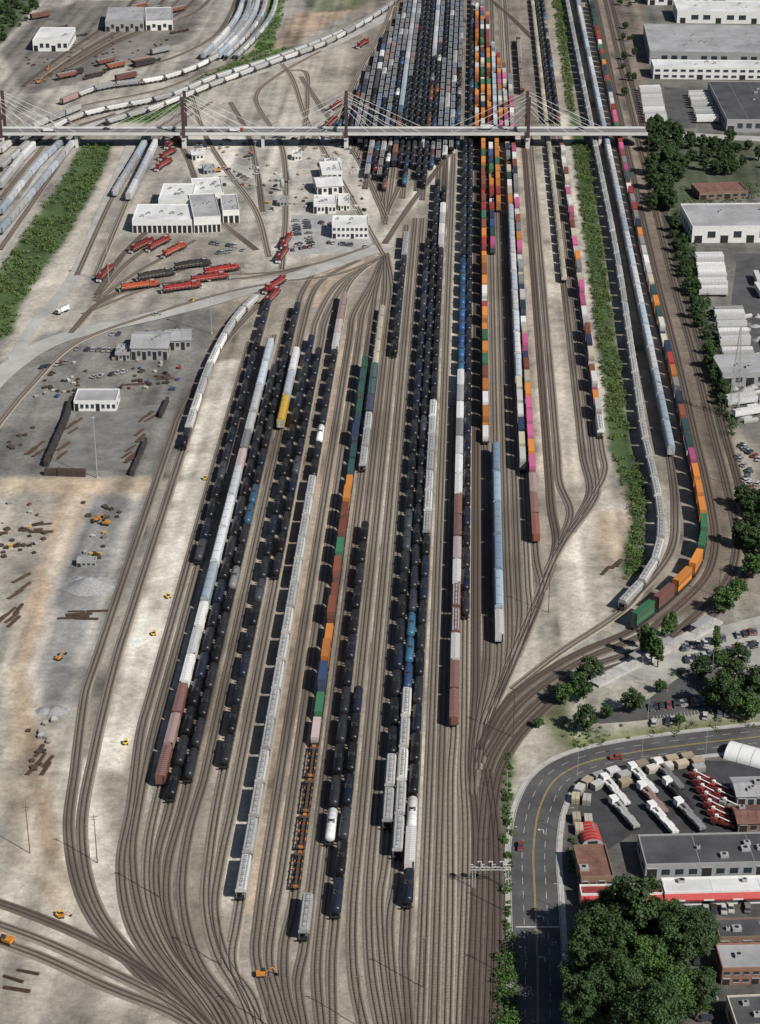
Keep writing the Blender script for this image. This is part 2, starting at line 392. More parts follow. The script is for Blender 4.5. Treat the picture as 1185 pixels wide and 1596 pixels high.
def track(pts,brown=False,w=.93):
    global ntr
    c=catmull(pts,4.0); z0=.05+ntr*.0022; ntr+=1
    vs=[];fs=[];ms=[];uvs=[]
    offl=[-2.05*w,-1.4,1.4,2.05*w]; zz=[-.03,.2,.2,-.03]
    rings=[offs(c,-o) for o in offl]
    rr=[[offs(c,-(g+k)) for k in(-.055,.055)] for g in(-.7175,.7175)]
    n=len(c); arc=[0]
    for i in range(1,n): arc.append(arc[-1]+math.hypot(c[i][0]-c[i-1][0],c[i][1]-c[i-1][1]))
    for k in range(4):
        for i in range(n): vs.append((*rings[k][i],z0+zz[k]))
    for k in range(3):
        for i in range(n-1):
            fs.append((k*n+i,(k+1)*n+i,(k+1)*n+i+1,k*n+i+1)); ms.append(0)
            uvs+=[(offl[k],arc[i]),(offl[k+1],arc[i]),(offl[k+1],arc[i+1]),(offl[k],arc[i+1])]
    for g in rr:
        o=len(vs)
        for line,z in((g[0],z0+.2),(g[0],z0+.36),(g[1],z0+.36),(g[1],z0+.2)):
            for i in range(n): vs.append((*line[i],z))
        for k in range(3):
            for i in range(n-1):
                fs.append((o+k*n+i,o+(k+1)*n+i,o+(k+1)*n+i+1,o+k*n+i+1)); ms.append(1); uvs+=[(0,0)]*4
    me=bpy.data.meshes.new('railway_track'); me.from_pydata(vs,[],fs)
    me.materials.append(M_trb if brown else M_tr); me.materials.append(M_rail)
    me.polygons.foreach_set('material_index',ms)
    uvl=me.uv_layers.new(name='UVMap'); uvl.data.foreach_set('uv',np.array(uvs,'f').ravel()); me.update()
    obj('railway_track',me)
def ytrack(x0,ya,yb,near=[],far=[],brown=False):
    pts=[G(u,v) for u,v in near[::-1]]
    l=LN(x0,ya,yb)
    mid=[(l[1][0]+(l[0][0]-l[1][0])*t,l[1][1]+(l[0][1]-l[1][1])*t) for t in(0,.06,.5,.94,1)]
    pts+=mid+[G(u,v) for u,v in far]
    track(pts,brown)
ytrack(120,640,1060,[(118,1200),(108,1300),(138,1420),(230,1530),(330,1630)],[(330,560),(400,480),(430,455)])
ytrack(152,520,1000,[(148,1170),(128,1300),(155,1420),(240,1525),(340,1630)],[(375,480),(410,452),(470,420)])
ytrack(226,520,1120,[(205,1260),(190,1350),(208,1450),(280,1550),(345,1630)])
ytrack(246,455,1120,[(218,1250),(207,1340),(230,1450),(300,1550),(358,1630)],[(440,430),(490,415)])
ytrack(278,510,1230,[(232,1320),(232,1400),(262,1480),(330,1570),(362,1630)])
ytrack(299,470,1250,[(245,1340),(248,1410),(272,1475),(335,1565),(370,1630)])
ytrack(318,450,1240,[(262,1350),(262,1420),(290,1500),(350,1570),(380,1630)],[(492,420)])
ytrack(340,500,1200,[(295,1300),(285,1400),(310,1500),(360,1570),(390,1630)],[(500,440),(560,405)])
ytrack(367,490,1240,[(328,1330),(322,1410),(340,1490),(380,1560),(400,1630)],[(530,440),(590,405)])
ytrack(389,490,1250,[(345,1340),(335,1420),(355,1500),(395,1560),(410,1630)],[(540,440),(592,402)])
ytrack(425,440,1420,[(362,1500),(385,1560),(425,1630)],[(560,425),(595,400)])
ytrack(452,480,1350,[(405,1430),(400,1490),(415,1550),(440,1630)],[(580,440),(597,400)])
ytrack(474,480,1350,[(425,1440),(420,1500),(435,1560),(455,1630)],[(585,440),(598,400)])
ytrack(497,440,1400,[(445,1470),(445,1540),(470,1630)],[(600,400)])
ytrack(519,440,1470,[(465,1530),(480,1630)],[(600,400)])
ytrack(537,440,1400,[(500,1450),(495,1520),(505,1630)],[(602,395)])
ytrack(556,340,1430,[(518,1500),(520,1630)])
ytrack(578,330,1400,[(550,1480),(555,1540),(575,1630)])
ytrack(597,330,1350,[(575,1430),(580,1520),(600,1630)])
ytrack(616,330,1330,[(592,1400),(597,1500),(615,1630)])
ytrack(633,230,1360,[(608,1430),(612,1520),(628,1630)])
ytrack(651,230,1430,[(632,1500),(640,1630)])
ytrack(674,230,1640); ytrack(691,620,1640)
ytrack(708,-60,1130,[(703,1200),(702,1400),(697,1630)])
ytrack(724,-60,1130,[(722,1200),(726,1300),(715,1630)])
ytrack(742,200,1060,[(738,1130),(735,1200),(742,1300),(730,1630)],brown=True)
ytrack(761,-60,1020,[(752,1090),(740,1160),(736,1240)])
ytrack(781,-60,1000,[(775,1060),(752,1130),(742,1200)])
ytrack(799,-60,980,[(790,1040),(765,1110),(747,1190)])
ytrack(816,240,950,[(803,1010),(775,1090),(750,1170)])
ytrack(833,-60,900,[(825,960),(790,1060),(757,1130)])
ytrack(851,-60,860,[(845,920),(815,1000),(775,1090)])
ytrack(885,200,780,[(868,850),(845,920),(815,1000)],brown=True)
ytrack(905,200,740,[(890,800),(868,860)])
ytrack(957,-60,700,[(920,770),(880,840),(850,900)])
ytrack(976,-60,700,[(930,770),(890,830)])
ytrack(995,-60,690,[(943,735),(915,790),(870,860),(835,940),(790,1040)])
C29=[(968,940),(1000,905),(1024,862),(1030,810),(1020,745),(1005,680),(988,570),(962,400),(926,215),(880,-20),(868,-80)]
C31=[(985,968),(1040,925),(1083,880),(1097,832),(1090,770),(1066,660),(1044,560),(1012,430),(965,215),(917,-20),(905,-80)]
def curve_tr(px,dn,z=4,brown=False,ext=[]):
    c=catmull(PT(px,z),8); track([G(*e) for e in ext]+offs(c,dn)[::2],brown)
curve_tr(C29,0,ext=[(800,1075),(870,1020)])
ytrack(1130,-60,690,[(1053,790),(1046,860),(1000,920),(960,955)])
curve_tr(C31,0,ext=[(745,1170),(800,1085),(900,1020)],brown=True)
curve_tr(C31,-5,ext=[(757,1180),(810,1100),(905,1032)],brown=True)
curve_tr(C31,-13,brown=True,ext=[(740,1630),(748,1400),(752,1280),(770,1180),(820,1115),(910,1045)])
curve_tr(C31,-18,brown=True,ext=[(758,1630),(766,1400),(768,1280),(785,1190),(830,1125),(915,1058)])
track(PT([(770,1630),(776,1420),(772,1290),(760,1200)],0),True)
for dv in(0,34,60):
    track(PT([(-40,1395+dv),(60,1430+dv),(170,1480+dv),(270,1545+dv*.6),(360,1640)],0))
for l in [
 [(598,398),(560,330),(520,260),(480,190),(455,120),(440,100)],
 [(600,380),(640,320),(700,240),(720,205)],[(601,350),(590,290),(560,230),(535,180)],[(602,345),(600,280),(585,215)],
 [(604,335),(612,270),(612,200)],[(604,330),(632,265),(645,200)],[(575,385),(500,410),(430,425),(350,430),(250,445),(130,490)],
 [(590,405),(520,430),(440,440),(360,455),(240,490),(120,535),(50,600),(0,660),(-40,720)],
 [(480,415),(400,432),(300,440),(220,448),(160,470),(110,520)],
 [(150,470),(215,445),(320,410)],[(150,470),(215,425),(305,375)],[(150,465),(200,410),(262,365)],[(152,460),(190,400),(230,360)],
 [(440,420),(446,330),(440,230),(400,150),(430,120),(500,80)],[(420,400),(400,330),(350,260),(320,210),(300,150)],[(400,390),(330,330),(290,240),(270,205)],
 [(410,330),(400,260),(385,205),(360,160)],[(470,230),(480,150),(470,110),(440,112)]]:
    track(PT(l,0))
UL=[
 ([(0,262),(60,212),(130,178),(260,150),(330,122),(430,90),(520,55),(590,20),(650,-30)],1),
 ([(0,390),(70,290),(118,222),(170,188),(260,150),(360,118),(440,88),(560,40),(625,-10)],0),
 ([(95,158),(160,135),(250,122),(330,92),(372,50),(400,0),(415,-40)],1),
 ([(200,110),(270,90),(330,60),(360,20),(375,-30)],0),
 ([(0,330),(60,255),(105,212)],1),([(0,360),(75,270),(122,212)],1),
 ([(120,430),(180,300),(228,218),(300,165)],1),([(150,430),(205,300),(245,218),(330,160)],1)]
for l,_ in UL: track(PT(l,0))
track(PT([(0,235),(45,200),(120,168),(250,140),(325,112),(420,82)],0)); track(PT([(0,290),(40,240),(70,212),(140,180)],0)); track(PT([(0,312),(55,245),(90,210),(180,178)],0))
for x in(384,396,408,420,436): track(PT([(x-70,95),(x-35,60),(x-12,25),(x,-30)],0))
for k in range(6): track(PT([(36+k*14,135-k*5),(100+k*20,85-k*5),(190+k*22,22),(230+k*24,-30)],0),k%2==0)
blk=[]
x0=302
while x0<695:
    ya=(627-745-(x0-745)*740/1840)/((x0-745)/1840+.5526); ya=max(-60,ya+6)
    if x0<420: yb=190+(x0-302)*.35
    elif x0<600: yb=250+random.randint(0,50)
    else: yb=262-(x0-600)*.45
    blk.append((x0,ya,yb)); x0+=18.2
for x0,ya,yb in blk:
    if x0>600: continue
    track(LN(x0,max(ya-25,-60),yb+15))
track(PT([(470,235),(520,185),(570,95),(600,40),(620,-20)],0)); track(PT([(602,340),(560,250),(500,165),(470,120)],0))
track(PT([(735,40),(715,25),(690,5),(665,-20)],0),True); track(PT([(830,60),(800,30),(765,0)],0),True)

# ---------------------------------------------------------------- trains
def T(x0,ya,yb,segs,**k):
    l=LN(x0,ya,yb); train([l[1],l[0]],segs,**k)
A=-200
train(PT([(285,692),(304,632),(330,560),(368,493),(408,452)]),[(655,'tank','K'),(A,'hopper','GW')])
train(PT([(412,449),(430,437),(452,425),(475,415)]),[(A,'loco','LR')])
T(246,462,870,[(A,'tank','K')])
T(278,517,1214,[(1060,'box','B'),(950,'box','W'),(720,'rack','S'),(690,'box','BP'),(640,'box','GW'),(A,'rack','S')])
T(299,560,1240,[(A,'tank','K')])
T(299,1262,1290,[(A,'tank','K')])
T(318,462,1210,[(900,'tank','K'),(620,'tank','KB'),(A,'tank','K')])
T(340,530,660,[(625,'rack','Y'),(A,'rack','S')])
T(367,508,1188,[(A,'tank','K')]); T(389,545,893,[(A,'tank','K')])
T(425,457,1392,[(740,'hopper','G'),(690,'tank','K'),(662,'tank','W'),(550,'tank','K'),(A,'box','BP')])
T(497,562,1376,[(1150,'flat','O'),(1120,'well','BP'),(1060,'well','CO'),(1030,'well','BLU'),(960,'well','O'),(875,'well','R'),(850,'well','GN'),(800,'well','R'),(733,'well','O'),(A,'well','T')],stacked=.6)
T(519,467,726,[(640,'hopper','G'),(570,'box','T'),(A,'coil','CR')])
T(517,1392,1456,[(A,'hopper','G')])
T(537,795,1308,[(1265,'tank','W'),(A,'tank','K')])
T(556,1075,1422,[(A,'tank','K')])
T(559,365,549,[(400,'tank','K'),(A,'hopper','G')])
T(616,365,1282,[(1165,'hopper','G'),(A,'tank','K')])
T(633,282,1328,[(1095,'hopper','G'),(1060,'hopper','W'),(950,'tank','BLU'),(A,'tank','K')])
T(651,282,1406,[(1365,'tank','K'),(1300,'box','W'),(1240,'tank','W'),(845,'tank','K'),(625,'hopper','GW'),(380,'tank','K'),(325,'box','W'),(A,'tank','K')])
T(708,215,1122,[(1040,'box','B'),(1000,'box','GW'),(900,'hopper','B'),(765,'box','BP'),(575,'box','GW'),(400,'tank','BLU'),(A,'tank','K')])
T(724,215,955,[(A,'tank','DKB')])
T(761,215,682,[(A,'well','CO')])
T(781,675,992,[(960,'box','W'),(A,'rack','SB')])
T(783,215,388,[(A,'well','C')])
T(801,215,322,[(A,'well','CO')])
T(833,215,726,[(600,'well','CP'),(330,'rack','S'),(A,'well','C')])
T(851,215,836,[(745,'box','B'),(A,'well','CP')])
T(957,190,432,[(A,'coil','CR')])
T(995,215,674,[(640,'hopper','W'),(600,'well','C'),(A,'well','CP')],stacked=.5)
train(PT(C29),[(A,'hopper','G')])
T(1130,-40,702,[(A,'rack','S')])
train(PT(C31),[(950,'well','GN'),(905,'well','R'),(870,'well','O'),(800,'well','GN'),(735,'well','O'),(A,'well','C')],stacked=.9)
for i,(x0,ya,yb) in enumerate(blk):
    y=ya+random.uniform(0,15)
    ty,pl=random.choice([('tank','MX'),('box','MX'),('hopper','MX'),('hopper','MXB'),('tank','K'),('tank','K'),('tank','KB')])
    cut=random.uniform(60,170)
    ty2,pl2=random.choice([('box','MX'),('hopper','MXB'),('tank','K'),('tank','K'),('box','S'),('hopper','MX')])
    if yb<215: yb=min(yb,196)
    T(x0,y,yb,[(cut,ty,pl),(A,ty2,pl2)])
for i,x0 in enumerate([724,742,761,781,799,816,833,851]):
    ya=[-40,5,0,20,60,80,100,120][i]
    T(x0,ya,212,[(A,'well' if i!=0 else 'tank',['KB','CO','C','CO','S','C','CP','CP'][i])])
T(890,60,140,[(A,'hopper','B')])
for x0,pl,ty in((957,'CR','coil'),(995,'MX','tank'),(976,'K','tank')): T(x0,-40,185,[(A,ty,pl)])
for (l,t),seg in zip(UL,[[(A,'hopper','G')],None,[(145,'box','B'),(A,'hopper','GW')],None,[(A,'box','S')],[(A,'box','S')],[(A,'box','S')],[(A,'rack','S')]]):
    if seg:
        if l[0][1]==430: l=[(178,302),l[2],(238,200)] if l[0][0]==120 else [(200,308),(222,265),l[2]]
        train(PT(l,3),seg)
train(PT([(165,190),(240,168),(330,132),(430,95),(500,70),(585,25)],3),[(A,'hopper','G')])
for x in(384,396,408,420,436): train(PT([(x-68,88),(x-35,55),(x-12,22),(x,-30)],3),[(A,'hopper' if x%8 else 'rack','S')])
train(PT([(0,290),(40,240),(70,212)],3),[(A,'rack','S')]); train(PT([(0,235),(45,200),(120,168)],3),[(A,'box','GW')])
def loco(u,v,ang,pal):
    x,y=G(u,v,2); obj('locomotive',ME['loco'],(x,y,RAILZ),math.radians(ang),random.choice(PAL[pal]))
for u,v,a,p in [(425,462,78,'LR'),(447,375,80,'LR'),(441,396,80,'LR'),(270,222,70,'LR'),(262,240,70,'LR'),(256,256,70,'LR'),
 (283,448,24,'LR'),(326,434,24,'LR'),(300,413,26,'LO'),(345,421,26,'LR'),(218,446,24,'LO'),(243,429,26,'LO'),
 (222,382,60,'LR'),(248,380,60,'LR'),(272,390,60,'LO'),(165,425,75,'LR'),(524,165,72,'LR'),(517,190,72,'LR'),(566,68,72,'LR'),(808,66,88,'LR'),(590,262,80,'LR')]:
    loco(u,v,a+random.uniform(-3,3),p)
for k in range(30):
    u,v=random.uniform(50,300),random.uniform(15,130)
    if v>150-u*.35 and u<260 or v<60:
        x,y=G(u,v); t=random.choice(['box','hopper','flat']); obj(NM[t],ME[t],(x,y,.4),math.radians(45+random.uniform(-4,4)),random.choice([BR,RU,BK2,GY,BR,BK2]))

# ---------------------------------------------------------------- ground
def lattice(xs,ys,cell,seed,ax=1,ay=1):
    r=np.random.default_rng(seed).random((512,512)); x=xs/(cell*ax); y=ys/(cell*ay)
    xi=np.floor(x).astype(int); yi=np.floor(y).astype(int); fx=x-xi; fy=y-yi; fx=fx*fx*(3-2*fx); fy=fy*fy*(3-2*fy)
    g=lambda i,j:r[i%512,j%512]
    return (g(xi,yi)*(1-fx)+g(xi+1,yi)*fx)*(1-fy)+(g(xi,yi+1)*(1-fx)+g(xi+1,yi+1)*fx)*fy
ex=np.array([20,60,150,400,1000,2600,6500.])
gx=np.concatenate([-350-ex[::-1],np.arange(-350,350.1,1.4),350+ex]); gy=np.concatenate([370-ex[::-1],np.arange(370,1760,1.6),1760+ex*1.3])
XX,YY=np.meshgrid(gx,gy)
UU,VV=PJ(XX,np.maximum(YY,50),0)
n1=lattice(XX,YY,9,1)-.5; n2=lattice(XX,YY,9,2)-.5; n3=lattice(XX,YY,30,3)-.5; n4=lattice(XX,YY,3.5,5)-.5; n5=lattice(XX,YY,16,6)-.5
streak=lattice(XX-YY*.045,YY,5,8,1,22)-.5; streak2=lattice(XX-YY*.045,YY,2.5,9,1,30)-.5
sc=(VV+740)/1840
Uw=UU+(n1*9+n4*5)*sc; Vw=VV+(n2*7+n4*4)*sc
def inpoly(poly,U,V):
    m=np.zeros(U.shape,bool); n=len(poly)
    for i in range(n):
        x1,y1=poly[i];x2,y2=poly[(i+1)%n]
        if y1==y2: continue
        c=((y1>V)!=(y2>V))&(U<(x2-x1)*(V-y1)/(y2-y1)+x1); m^=c
    return m
def blur(a,k):
    for _ in range(k):
        b=a.copy(); b[1:-1,:]=(a[:-2,:]+a[1:-1,:]*2+a[2:,:])/4; a=b.copy(); a[:,1:-1]=(b[:,:-2]+b[:,1:-1]*2+b[:,2:])/4
    return a
C=np.empty(XX.shape+(3,)); C[:]=(.27,.238,.195)
def zone(poly,col,k=2,amt=1.0,warp=True):
    m=inpoly(poly,Uw if warp else UU,Vw if warp else VV).astype(float)
    m=blur(m,k)*amt
    C[:]=C*(1-m[...,None])+np.array(col)*m[...,None]
def band(xa,xb,ya,yb,col,amt=1): zone([(XL(xa,ya),ya),(XL(xb,ya),ya),(XL(xb,yb),yb),(XL(xa,yb),yb)],col,2,amt)
LGc=(.54,.50,.43);TN=(.39,.30,.215);BRc=(.13,.10,.078);GRN=(.05,.085,.025)
zone([(-900,-400),(400,-400),(620,-10),(560,110),(500,215),(470,420),(120,560),(-900,900)],(.31,.288,.25))
zone([(990,-400),(2600,-400),(2600,1150),(1185,1150),(1185,700),(1120,640),(1050,400),(1000,200)],(.125,.118,.105),3)
zone([(850,-400),(990,-400),(1010,210),(985,210),(930,60)],(.17,.14,.115),3)
zone([(560,-200),(850,-200),(860,215),(520,215)],(.2,.175,.145),3)
zone([(0,530),(340,480),(260,760),(-200,760),(-200,600)],(.17,.163,.148),3)
zone([(-600,745),(262,745),(215,900),(150,1080),(120,1180),(112,1300),(190,1450),(380,1620),(-900,1700)],(.37,.338,.285),3)
zone([(80,755),(235,752),(222,850),(180,960),(135,1090),(95,1125),(45,1118),(62,980),(90,850)],(.215,.212,.205),3)
zone([(95,752),(150,752),(75,930),(45,1050),(70,1200),(110,1400),(80,1420),(30,1250),(15,1080),(45,900)],(.38,.275,.18),4,.8)
zone([(0,745),(262,745),(240,775),(130,768),(0,772)],(.44,.34,.24),3,.8)
zone([(20,1110),(60,1110),(95,1300),(230,1480),(200,1500),(60,1360)],(.31,.23,.155),4,.6)
for p in ([(28,1180),(38,1180),(70,1330),(190,1490),(178,1495),(50,1340)],[(78,950),(88,950),(60,1060),(84,1230),(72,1230),(48,1060)],[(100,1130),(112,1130),(100,1230),(115,1330),(200,1460),(190,1468),(100,1340),(88,1230)],[(5,780),(20,775),(28,900),(15,1100),(4,1100),(14,900)],[(110,770),(122,770),(82,900),(68,905)]): zone(p,(.55,.50,.42),2,.75)
for p in ([(42,1180),(48,1180),(85,1330),(190,1478),(182,1480),(70,1340)],[(0,1200),(12,1200),(40,1350),(25,1360)],[(56,900),(62,900),(38,1060),(60,1230),(52,1230),(30,1060)]): zone(p,(.24,.19,.14),2,.7)
zone([(0,770),(60,765),(75,860),(0,1000)],(.25,.23,.2),3,.8); zone([(120,1240),(150,1240),(180,1330),(150,1400),(120,1330)],(.3,.28,.25),3,.5)
zone([(0,1480),(100,1520),(250,1600),(0,1620)],(.22,.2,.17),3,.7)
zone([(105,1180),(150,1180),(160,1280),(230,1430),(350,1600),(290,1600),(190,1500),(105,1330)],(.60,.56,.49),3,.85)
zone([(200,1350),(225,1350),(300,1540),(270,1540)],(.58,.54,.46),3,.8)
band(172,218,560,1200,(.62,.58,.50),.95); band(158,168,700,1150,(.27,.23,.18),.6); band(98,110,760,1150,LGc,.9)
band(193,199,600,1190,(.45,.40,.33),.6)
band(255,270,880,1260,LGc,.85); band(325,336,1220,1330,LGc,.8); band(343,362,680,1200,TN,.85)
band(396,418,560,1250,(.30,.25,.18),.7); band(430,447,520,1420,(.42,.32,.225),.95); band(455,490,500,1400,TN,.9)
band(400,418,1180,1420,LGc,.75); band(560,600,420,1300,(.38,.345,.28),.8); band(660,706,240,1560,(.42,.375,.31),.85)
band(655,700,1140,1500,(.47,.425,.35),.8); band(735,757,400,1090,(.3,.235,.17),.5); band(805,828,330,900,(.24,.2,.155),.6)
band(858,950,210,760,(.42,.378,.31),.9); band(958,990,440,700,(.40,.35,.29),.8); band(1000,1028,180,690,(.54,.50,.43),.9)
band(863,880,210,600,TN,.4); band(1100,1124,200,700,(.31,.275,.22),.7)
band(700,745,-100,200,(.25,.215,.17),.7)
zone([(940,690),(965,690),(948,780),(995,790),(1000,850),(950,890),(968,940),(900,1010),(830,1070),(770,1120),(800,1040),(850,910),(900,815)],(.50,.46,.39),3,.95)
zone([(930,800),(1000,795),(985,860),(945,895),(925,860)],TN,3,.8)
zone([(800,1130),(880,1100),(900,1180),(840,1210),(795,1250)],(.38,.35,.29),3,.9)
zone([(1000,740),(1045,760),(1050,850),(1005,905),(985,940),(970,930),(1020,860)],LGc,3,.6)
zone([(1100,750),(1150,800),(1140,900),(1040,1000),(860,1060),(790,1170),(785,1300),(790,1620),(690,1620),(705,1150),(760,1100),(860,1035),(1000,975),(1090,900)],BRc,3,.85)
zone([(985,215),(1010,215),(1060,400),(1110,560),(1150,760),(1110,760),(1060,600),(1000,330)],(.165,.13,.1),3,.9)
zone([(585,370),(610,340),(700,222),(718,222),(712,245),(625,345),(605,395),(580,400)],LGc,3,.9)
zone([(380,200),(560,200),(590,330),(570,390),(490,400),(430,420),(395,300)],(.43,.405,.36),3,.8)
zone([(290,210),(400,210),(400,290),(300,290)],(.52,.49,.44),3,.8)
zone([(470,425),(590,395),(585,410),(540,440),(500,480),(480,470)],TN,3,.8)
zone([(620,360),(640,360),(628,470),(610,470)],(.25,.22,.18),3,.5)
zone([(165,228),(225,218),(130,420),(60,520),(0,600),(0,560),(90,400)],(.40,.365,.305),3,.8)
zone([(0,640),(70,560),(250,505),(330,480),(300,560),(50,620),(0,700)],(.18,.172,.158),3,.6)
zone([(150,375),(210,365),(350,370),(330,420),(200,460),(140,470)],(.2,.175,.15),3,.75)
zone([(460,20),(560,10),(450,75),(420,85),(440,45)],(.33,.235,.165),3,.8); zone([(440,100),(560,60),(545,130),(480,170),(430,140)],(.34,.31,.26),3,.7)
zone([(0,80),(60,20),(130,0),(320,0),(300,60),(150,120),(40,150)],(.125,.112,.1),3,.85)
zone([(128,225),(176,222),(165,260),(110,360),(75,410),(35,470),(20,520),(-60,560),(-60,480),(0,420),(70,320)],GRN,2,1)
zone([(432,-60),(455,-60),(425,78),(470,68),(400,100),(350,125),(240,190),(185,192),(330,112),(395,80)],(.07,.125,.03),2,1)
zone([(470,0),(600,-30),(560,15),(490,20)],(.1,.12,.05),2,.7)
zone([(858,-100),(874,-100),(896,175),(918,215),(940,390),(965,560),(985,680),(1010,780),(1000,880),(985,905),(965,880),(985,800),(950,700),(935,560),(912,390),(893,222),(880,120)],GRN,1,1)
zone([(1005,190),(1060,215),(1185,215),(1185,300),(1060,320),(1120,560),(1135,700),(1110,680),(1040,400)],(.055,.07,.035),2,.9)
zone([(-200,-200),(150,-200),(60,0),(0,70),(-200,200)],(.05,.085,.028),2,.9)
zone([(780,1180),(800,1175),(798,1400),(805,1600),(780,1600)],(.05,.085,.025),1,.9)
zone([(880,1000),(1185,930),(1185,1150),(1000,1150),(900,1170),(830,1120),(860,1060)],(.30,.285,.24),2,.9)
zone([(840,1110),(880,1080),(900,1150),(1100,1120),(1185,1120),(1185,1160),(960,1170),(890,1190)],(.13,.145,.055),2,.85)
zone([(870,1200),(1185,1170),(1500,1170),(1500,1700),(870,1700)],(.065,.063,.062),2,.9)
g=(1+streak[...,None]*.6+streak2[...,None]*.4+n3[...,None]*.4+n5[...,None]*.3+n1[...,None]*.35+n4[...,None]*.35)
C=np.clip(C*g,.008,.72)
far=np.clip((YY-1700)/300,0,1)[...,None]; C=C*(1-far)+np.array((.12,.13,.09))*far
ny,nx=XX.shape
vs=np.stack([XX,YY,np.zeros_like(XX)],-1).reshape(-1,3)
idx=np.arange(ny*nx).reshape(ny,nx); fc=np.stack([idx[:-1,:-1],idx[:-1,1:],idx[1:,1:],idx[1:,:-1]],-1).reshape(-1,4)
me=bpy.data.meshes.new('ground'); me.vertices.add(len(vs)); me.vertices.foreach_set('co',vs.astype('f').ravel())
me.loops.add(fc.size); me.loops.foreach_set('vertex_index',fc.astype('i').ravel()); me.polygons.add(len(fc)); me.polygons.foreach_set('loop_start',np.arange(0,fc.size,4,dtype='i'))
me.update(calc_edges=True)
ca=me.color_attributes.new('Col','FLOAT_COLOR','POINT'); ca.data.foreach_set('color',np.concatenate([C.reshape(-1,3),np.ones((ny*nx,1))],1).astype('f').ravel())
m,nt,b=newmat('ground_soil')
at=N(nt,'ShaderNodeVertexColor',layer_name='Col'); tc=N(nt,'ShaderNodeTexCoord')
f1=noise(nt,.45,8,vec=tc.outputs['Object'],rough=.75); f2=noise(nt,2.5,3,vec=tc.outputs['Object'])
k=mathn(nt,'MULTIPLY',mapr(nt,f1,.3,.7,.65,1.35),mapr(nt,f2,.3,.7,.82,1.18))
sc_=N(nt,'ShaderNodeVectorMath',operation='SCALE'); nt.links.new(at.outputs[0],sc_.inputs[0]); nt.links.new(k,sc_.inputs['Scale'])
nt.links.new(sc_.outputs[0],b.inputs['Base Color']); b.inputs['Roughness'].default_value=.95
bn=N(nt,'ShaderNodeBump'); bn.inputs['Strength'].default_value=.5; bn.inputs['Distance'].default_value=.3; nt.links.new(f1,bn.inputs['Height']); nt.links.new(bn.outputs[0],b.inputs['Normal'])
me.materials.append(m); obj('ground',me)

# ---------------------------------------------------------------- roads
zr=[0.03]
def sheet(name,px,mat,z=None):
    if z is None: z=zr[0]; zr[0]+=.004
    me=bpy.data.meshes.new(name); me.from_pydata([(*G(u,v),z) for u,v in px],[],[list(range(len(px)))]); me.materials.append(mat)
    if me.polygons[0].normal.z<0: me.flip_normals()
    return obj(name,me)
def ribbon(name,pts,w,mat,z,dash=None,d=0.0):
    c=offs(catmull(pts,3),d); a=offs(c,w/2); b=offs(c,-w/2); vs=[];fs=[]
    for p,q in zip(a,b): vs+=[(*p,z),(*q,z)]
    for i in range(len(c)-1):
        if dash and (i//dash)%2: continue
        fs.append((2*i,2*i+1,2*i+3,2*i+2))
    me=bpy.data.meshes.new(name); me.from_pydata(vs,[],fs); me.materials.append(mat); return obj(name,me)
def kerb(pts,d,z=0.0):
    c=offs(catmull(pts,3),d); a=offs(c,.12); b=offs(c,-.12); vs=[];fs=[]
    for p,q in zip(a,b): vs+=[(*p,z),(*p,z+.15),(*q,z+.15),(*q,z)]
    for i in range(len(c)-1):
        for k in range(3): fs.append((4*i+k,4*i+k+1,4*i+k+5,4*i+k+4))
    me=bpy.data.meshes.new('kerb'); me.from_pydata(vs,[],fs); me.materials.append(M_kerb); obj('kerb',me)
R1=PT([(838,1640),(838,1500),(834,1400),(832,1320),(843,1255),(868,1213),(910,1190),(980,1174),(1080,1160),(1260,1140)],0)
ribbon('road',R1,13,M_asph2,.06)
for d in(-6.7,6.7): kerb(R1,d); ribbon('sidewalk',R1,1.5,M_conc,.12,d=d*1.15)
M_pw=simple('road_paint_white',(.5,.5,.48),.7,.3,1); M_py=simple('road_paint_yellow',(.45,.33,.08),.7,.3,1)
ribbon('lane_marking',R1,.13,M_py,.075,d=.16); ribbon('lane_marking',R1,.13,M_py,.075,d=-.16)
for d in(-3.3,3.3): ribbon('lane_marking',R1,.12,M_pw,.075,dash=1,d=d)
def arrow(u,v,turn):
    x,y=G(u,v); b=MB(); z=0
    P=[(-.12,0),(.12,0),(.12,2.2),(-.12,2.2)]
    b.add([(p,q,z) for p,q in P],[(0,1,2,3)],0); b.add([(-.12,2.0,.002),(-.12,2.3,.002),(turn*1.2,2.3,.002),(turn*1.2,2.0,.002)],[(0,3,2,1)],0); b.add([(turn*1.1,1.6,.004),(turn*1.1,2.7,.004),(turn*1.9,2.15,.004)],[(0,1,2)],0)
    obj('turn_arrow_marking',b.mesh('turn_arrow_marking',[M_pw]),(x,y,.078))
arrow(848,1436,-1); arrow(848,1300,-1); arrow(850,1500,-1)
b=MB(); x,y=G(838,1445); b.box(0,0,0,12,.5,.004,0); obj('stop_line_marking',b.mesh('stop_line_marking',[M_pw]),(x,y,.076))
R2=PT([(-60,650),(20,570),(90,530),(240,493),(330,470),(410,445),(480,425),(560,398),(600,385)],0)
ribbon('service_road',R2,11,M_lroad,.33)
ribbon('service_road',PT([(20,560),(60,500),(110,440),(160,330),(205,225)],0),6,M_lroad,.31)
ribbon('road',PT([(1000,207),(1090,212),(1300,222)],0),12,M_lroad,.08)
ribbon('service_road',PT([(-30,425),(20,350),(60,290),(112,215),(175,183),(330,134),(480,84),(640,8)],0),11,M_lroad,.03)
M_pvg=simple('pale_paving',(.34,.33,.295),.9,.3,.12)  # pale warm-grey paving, tone varies at random
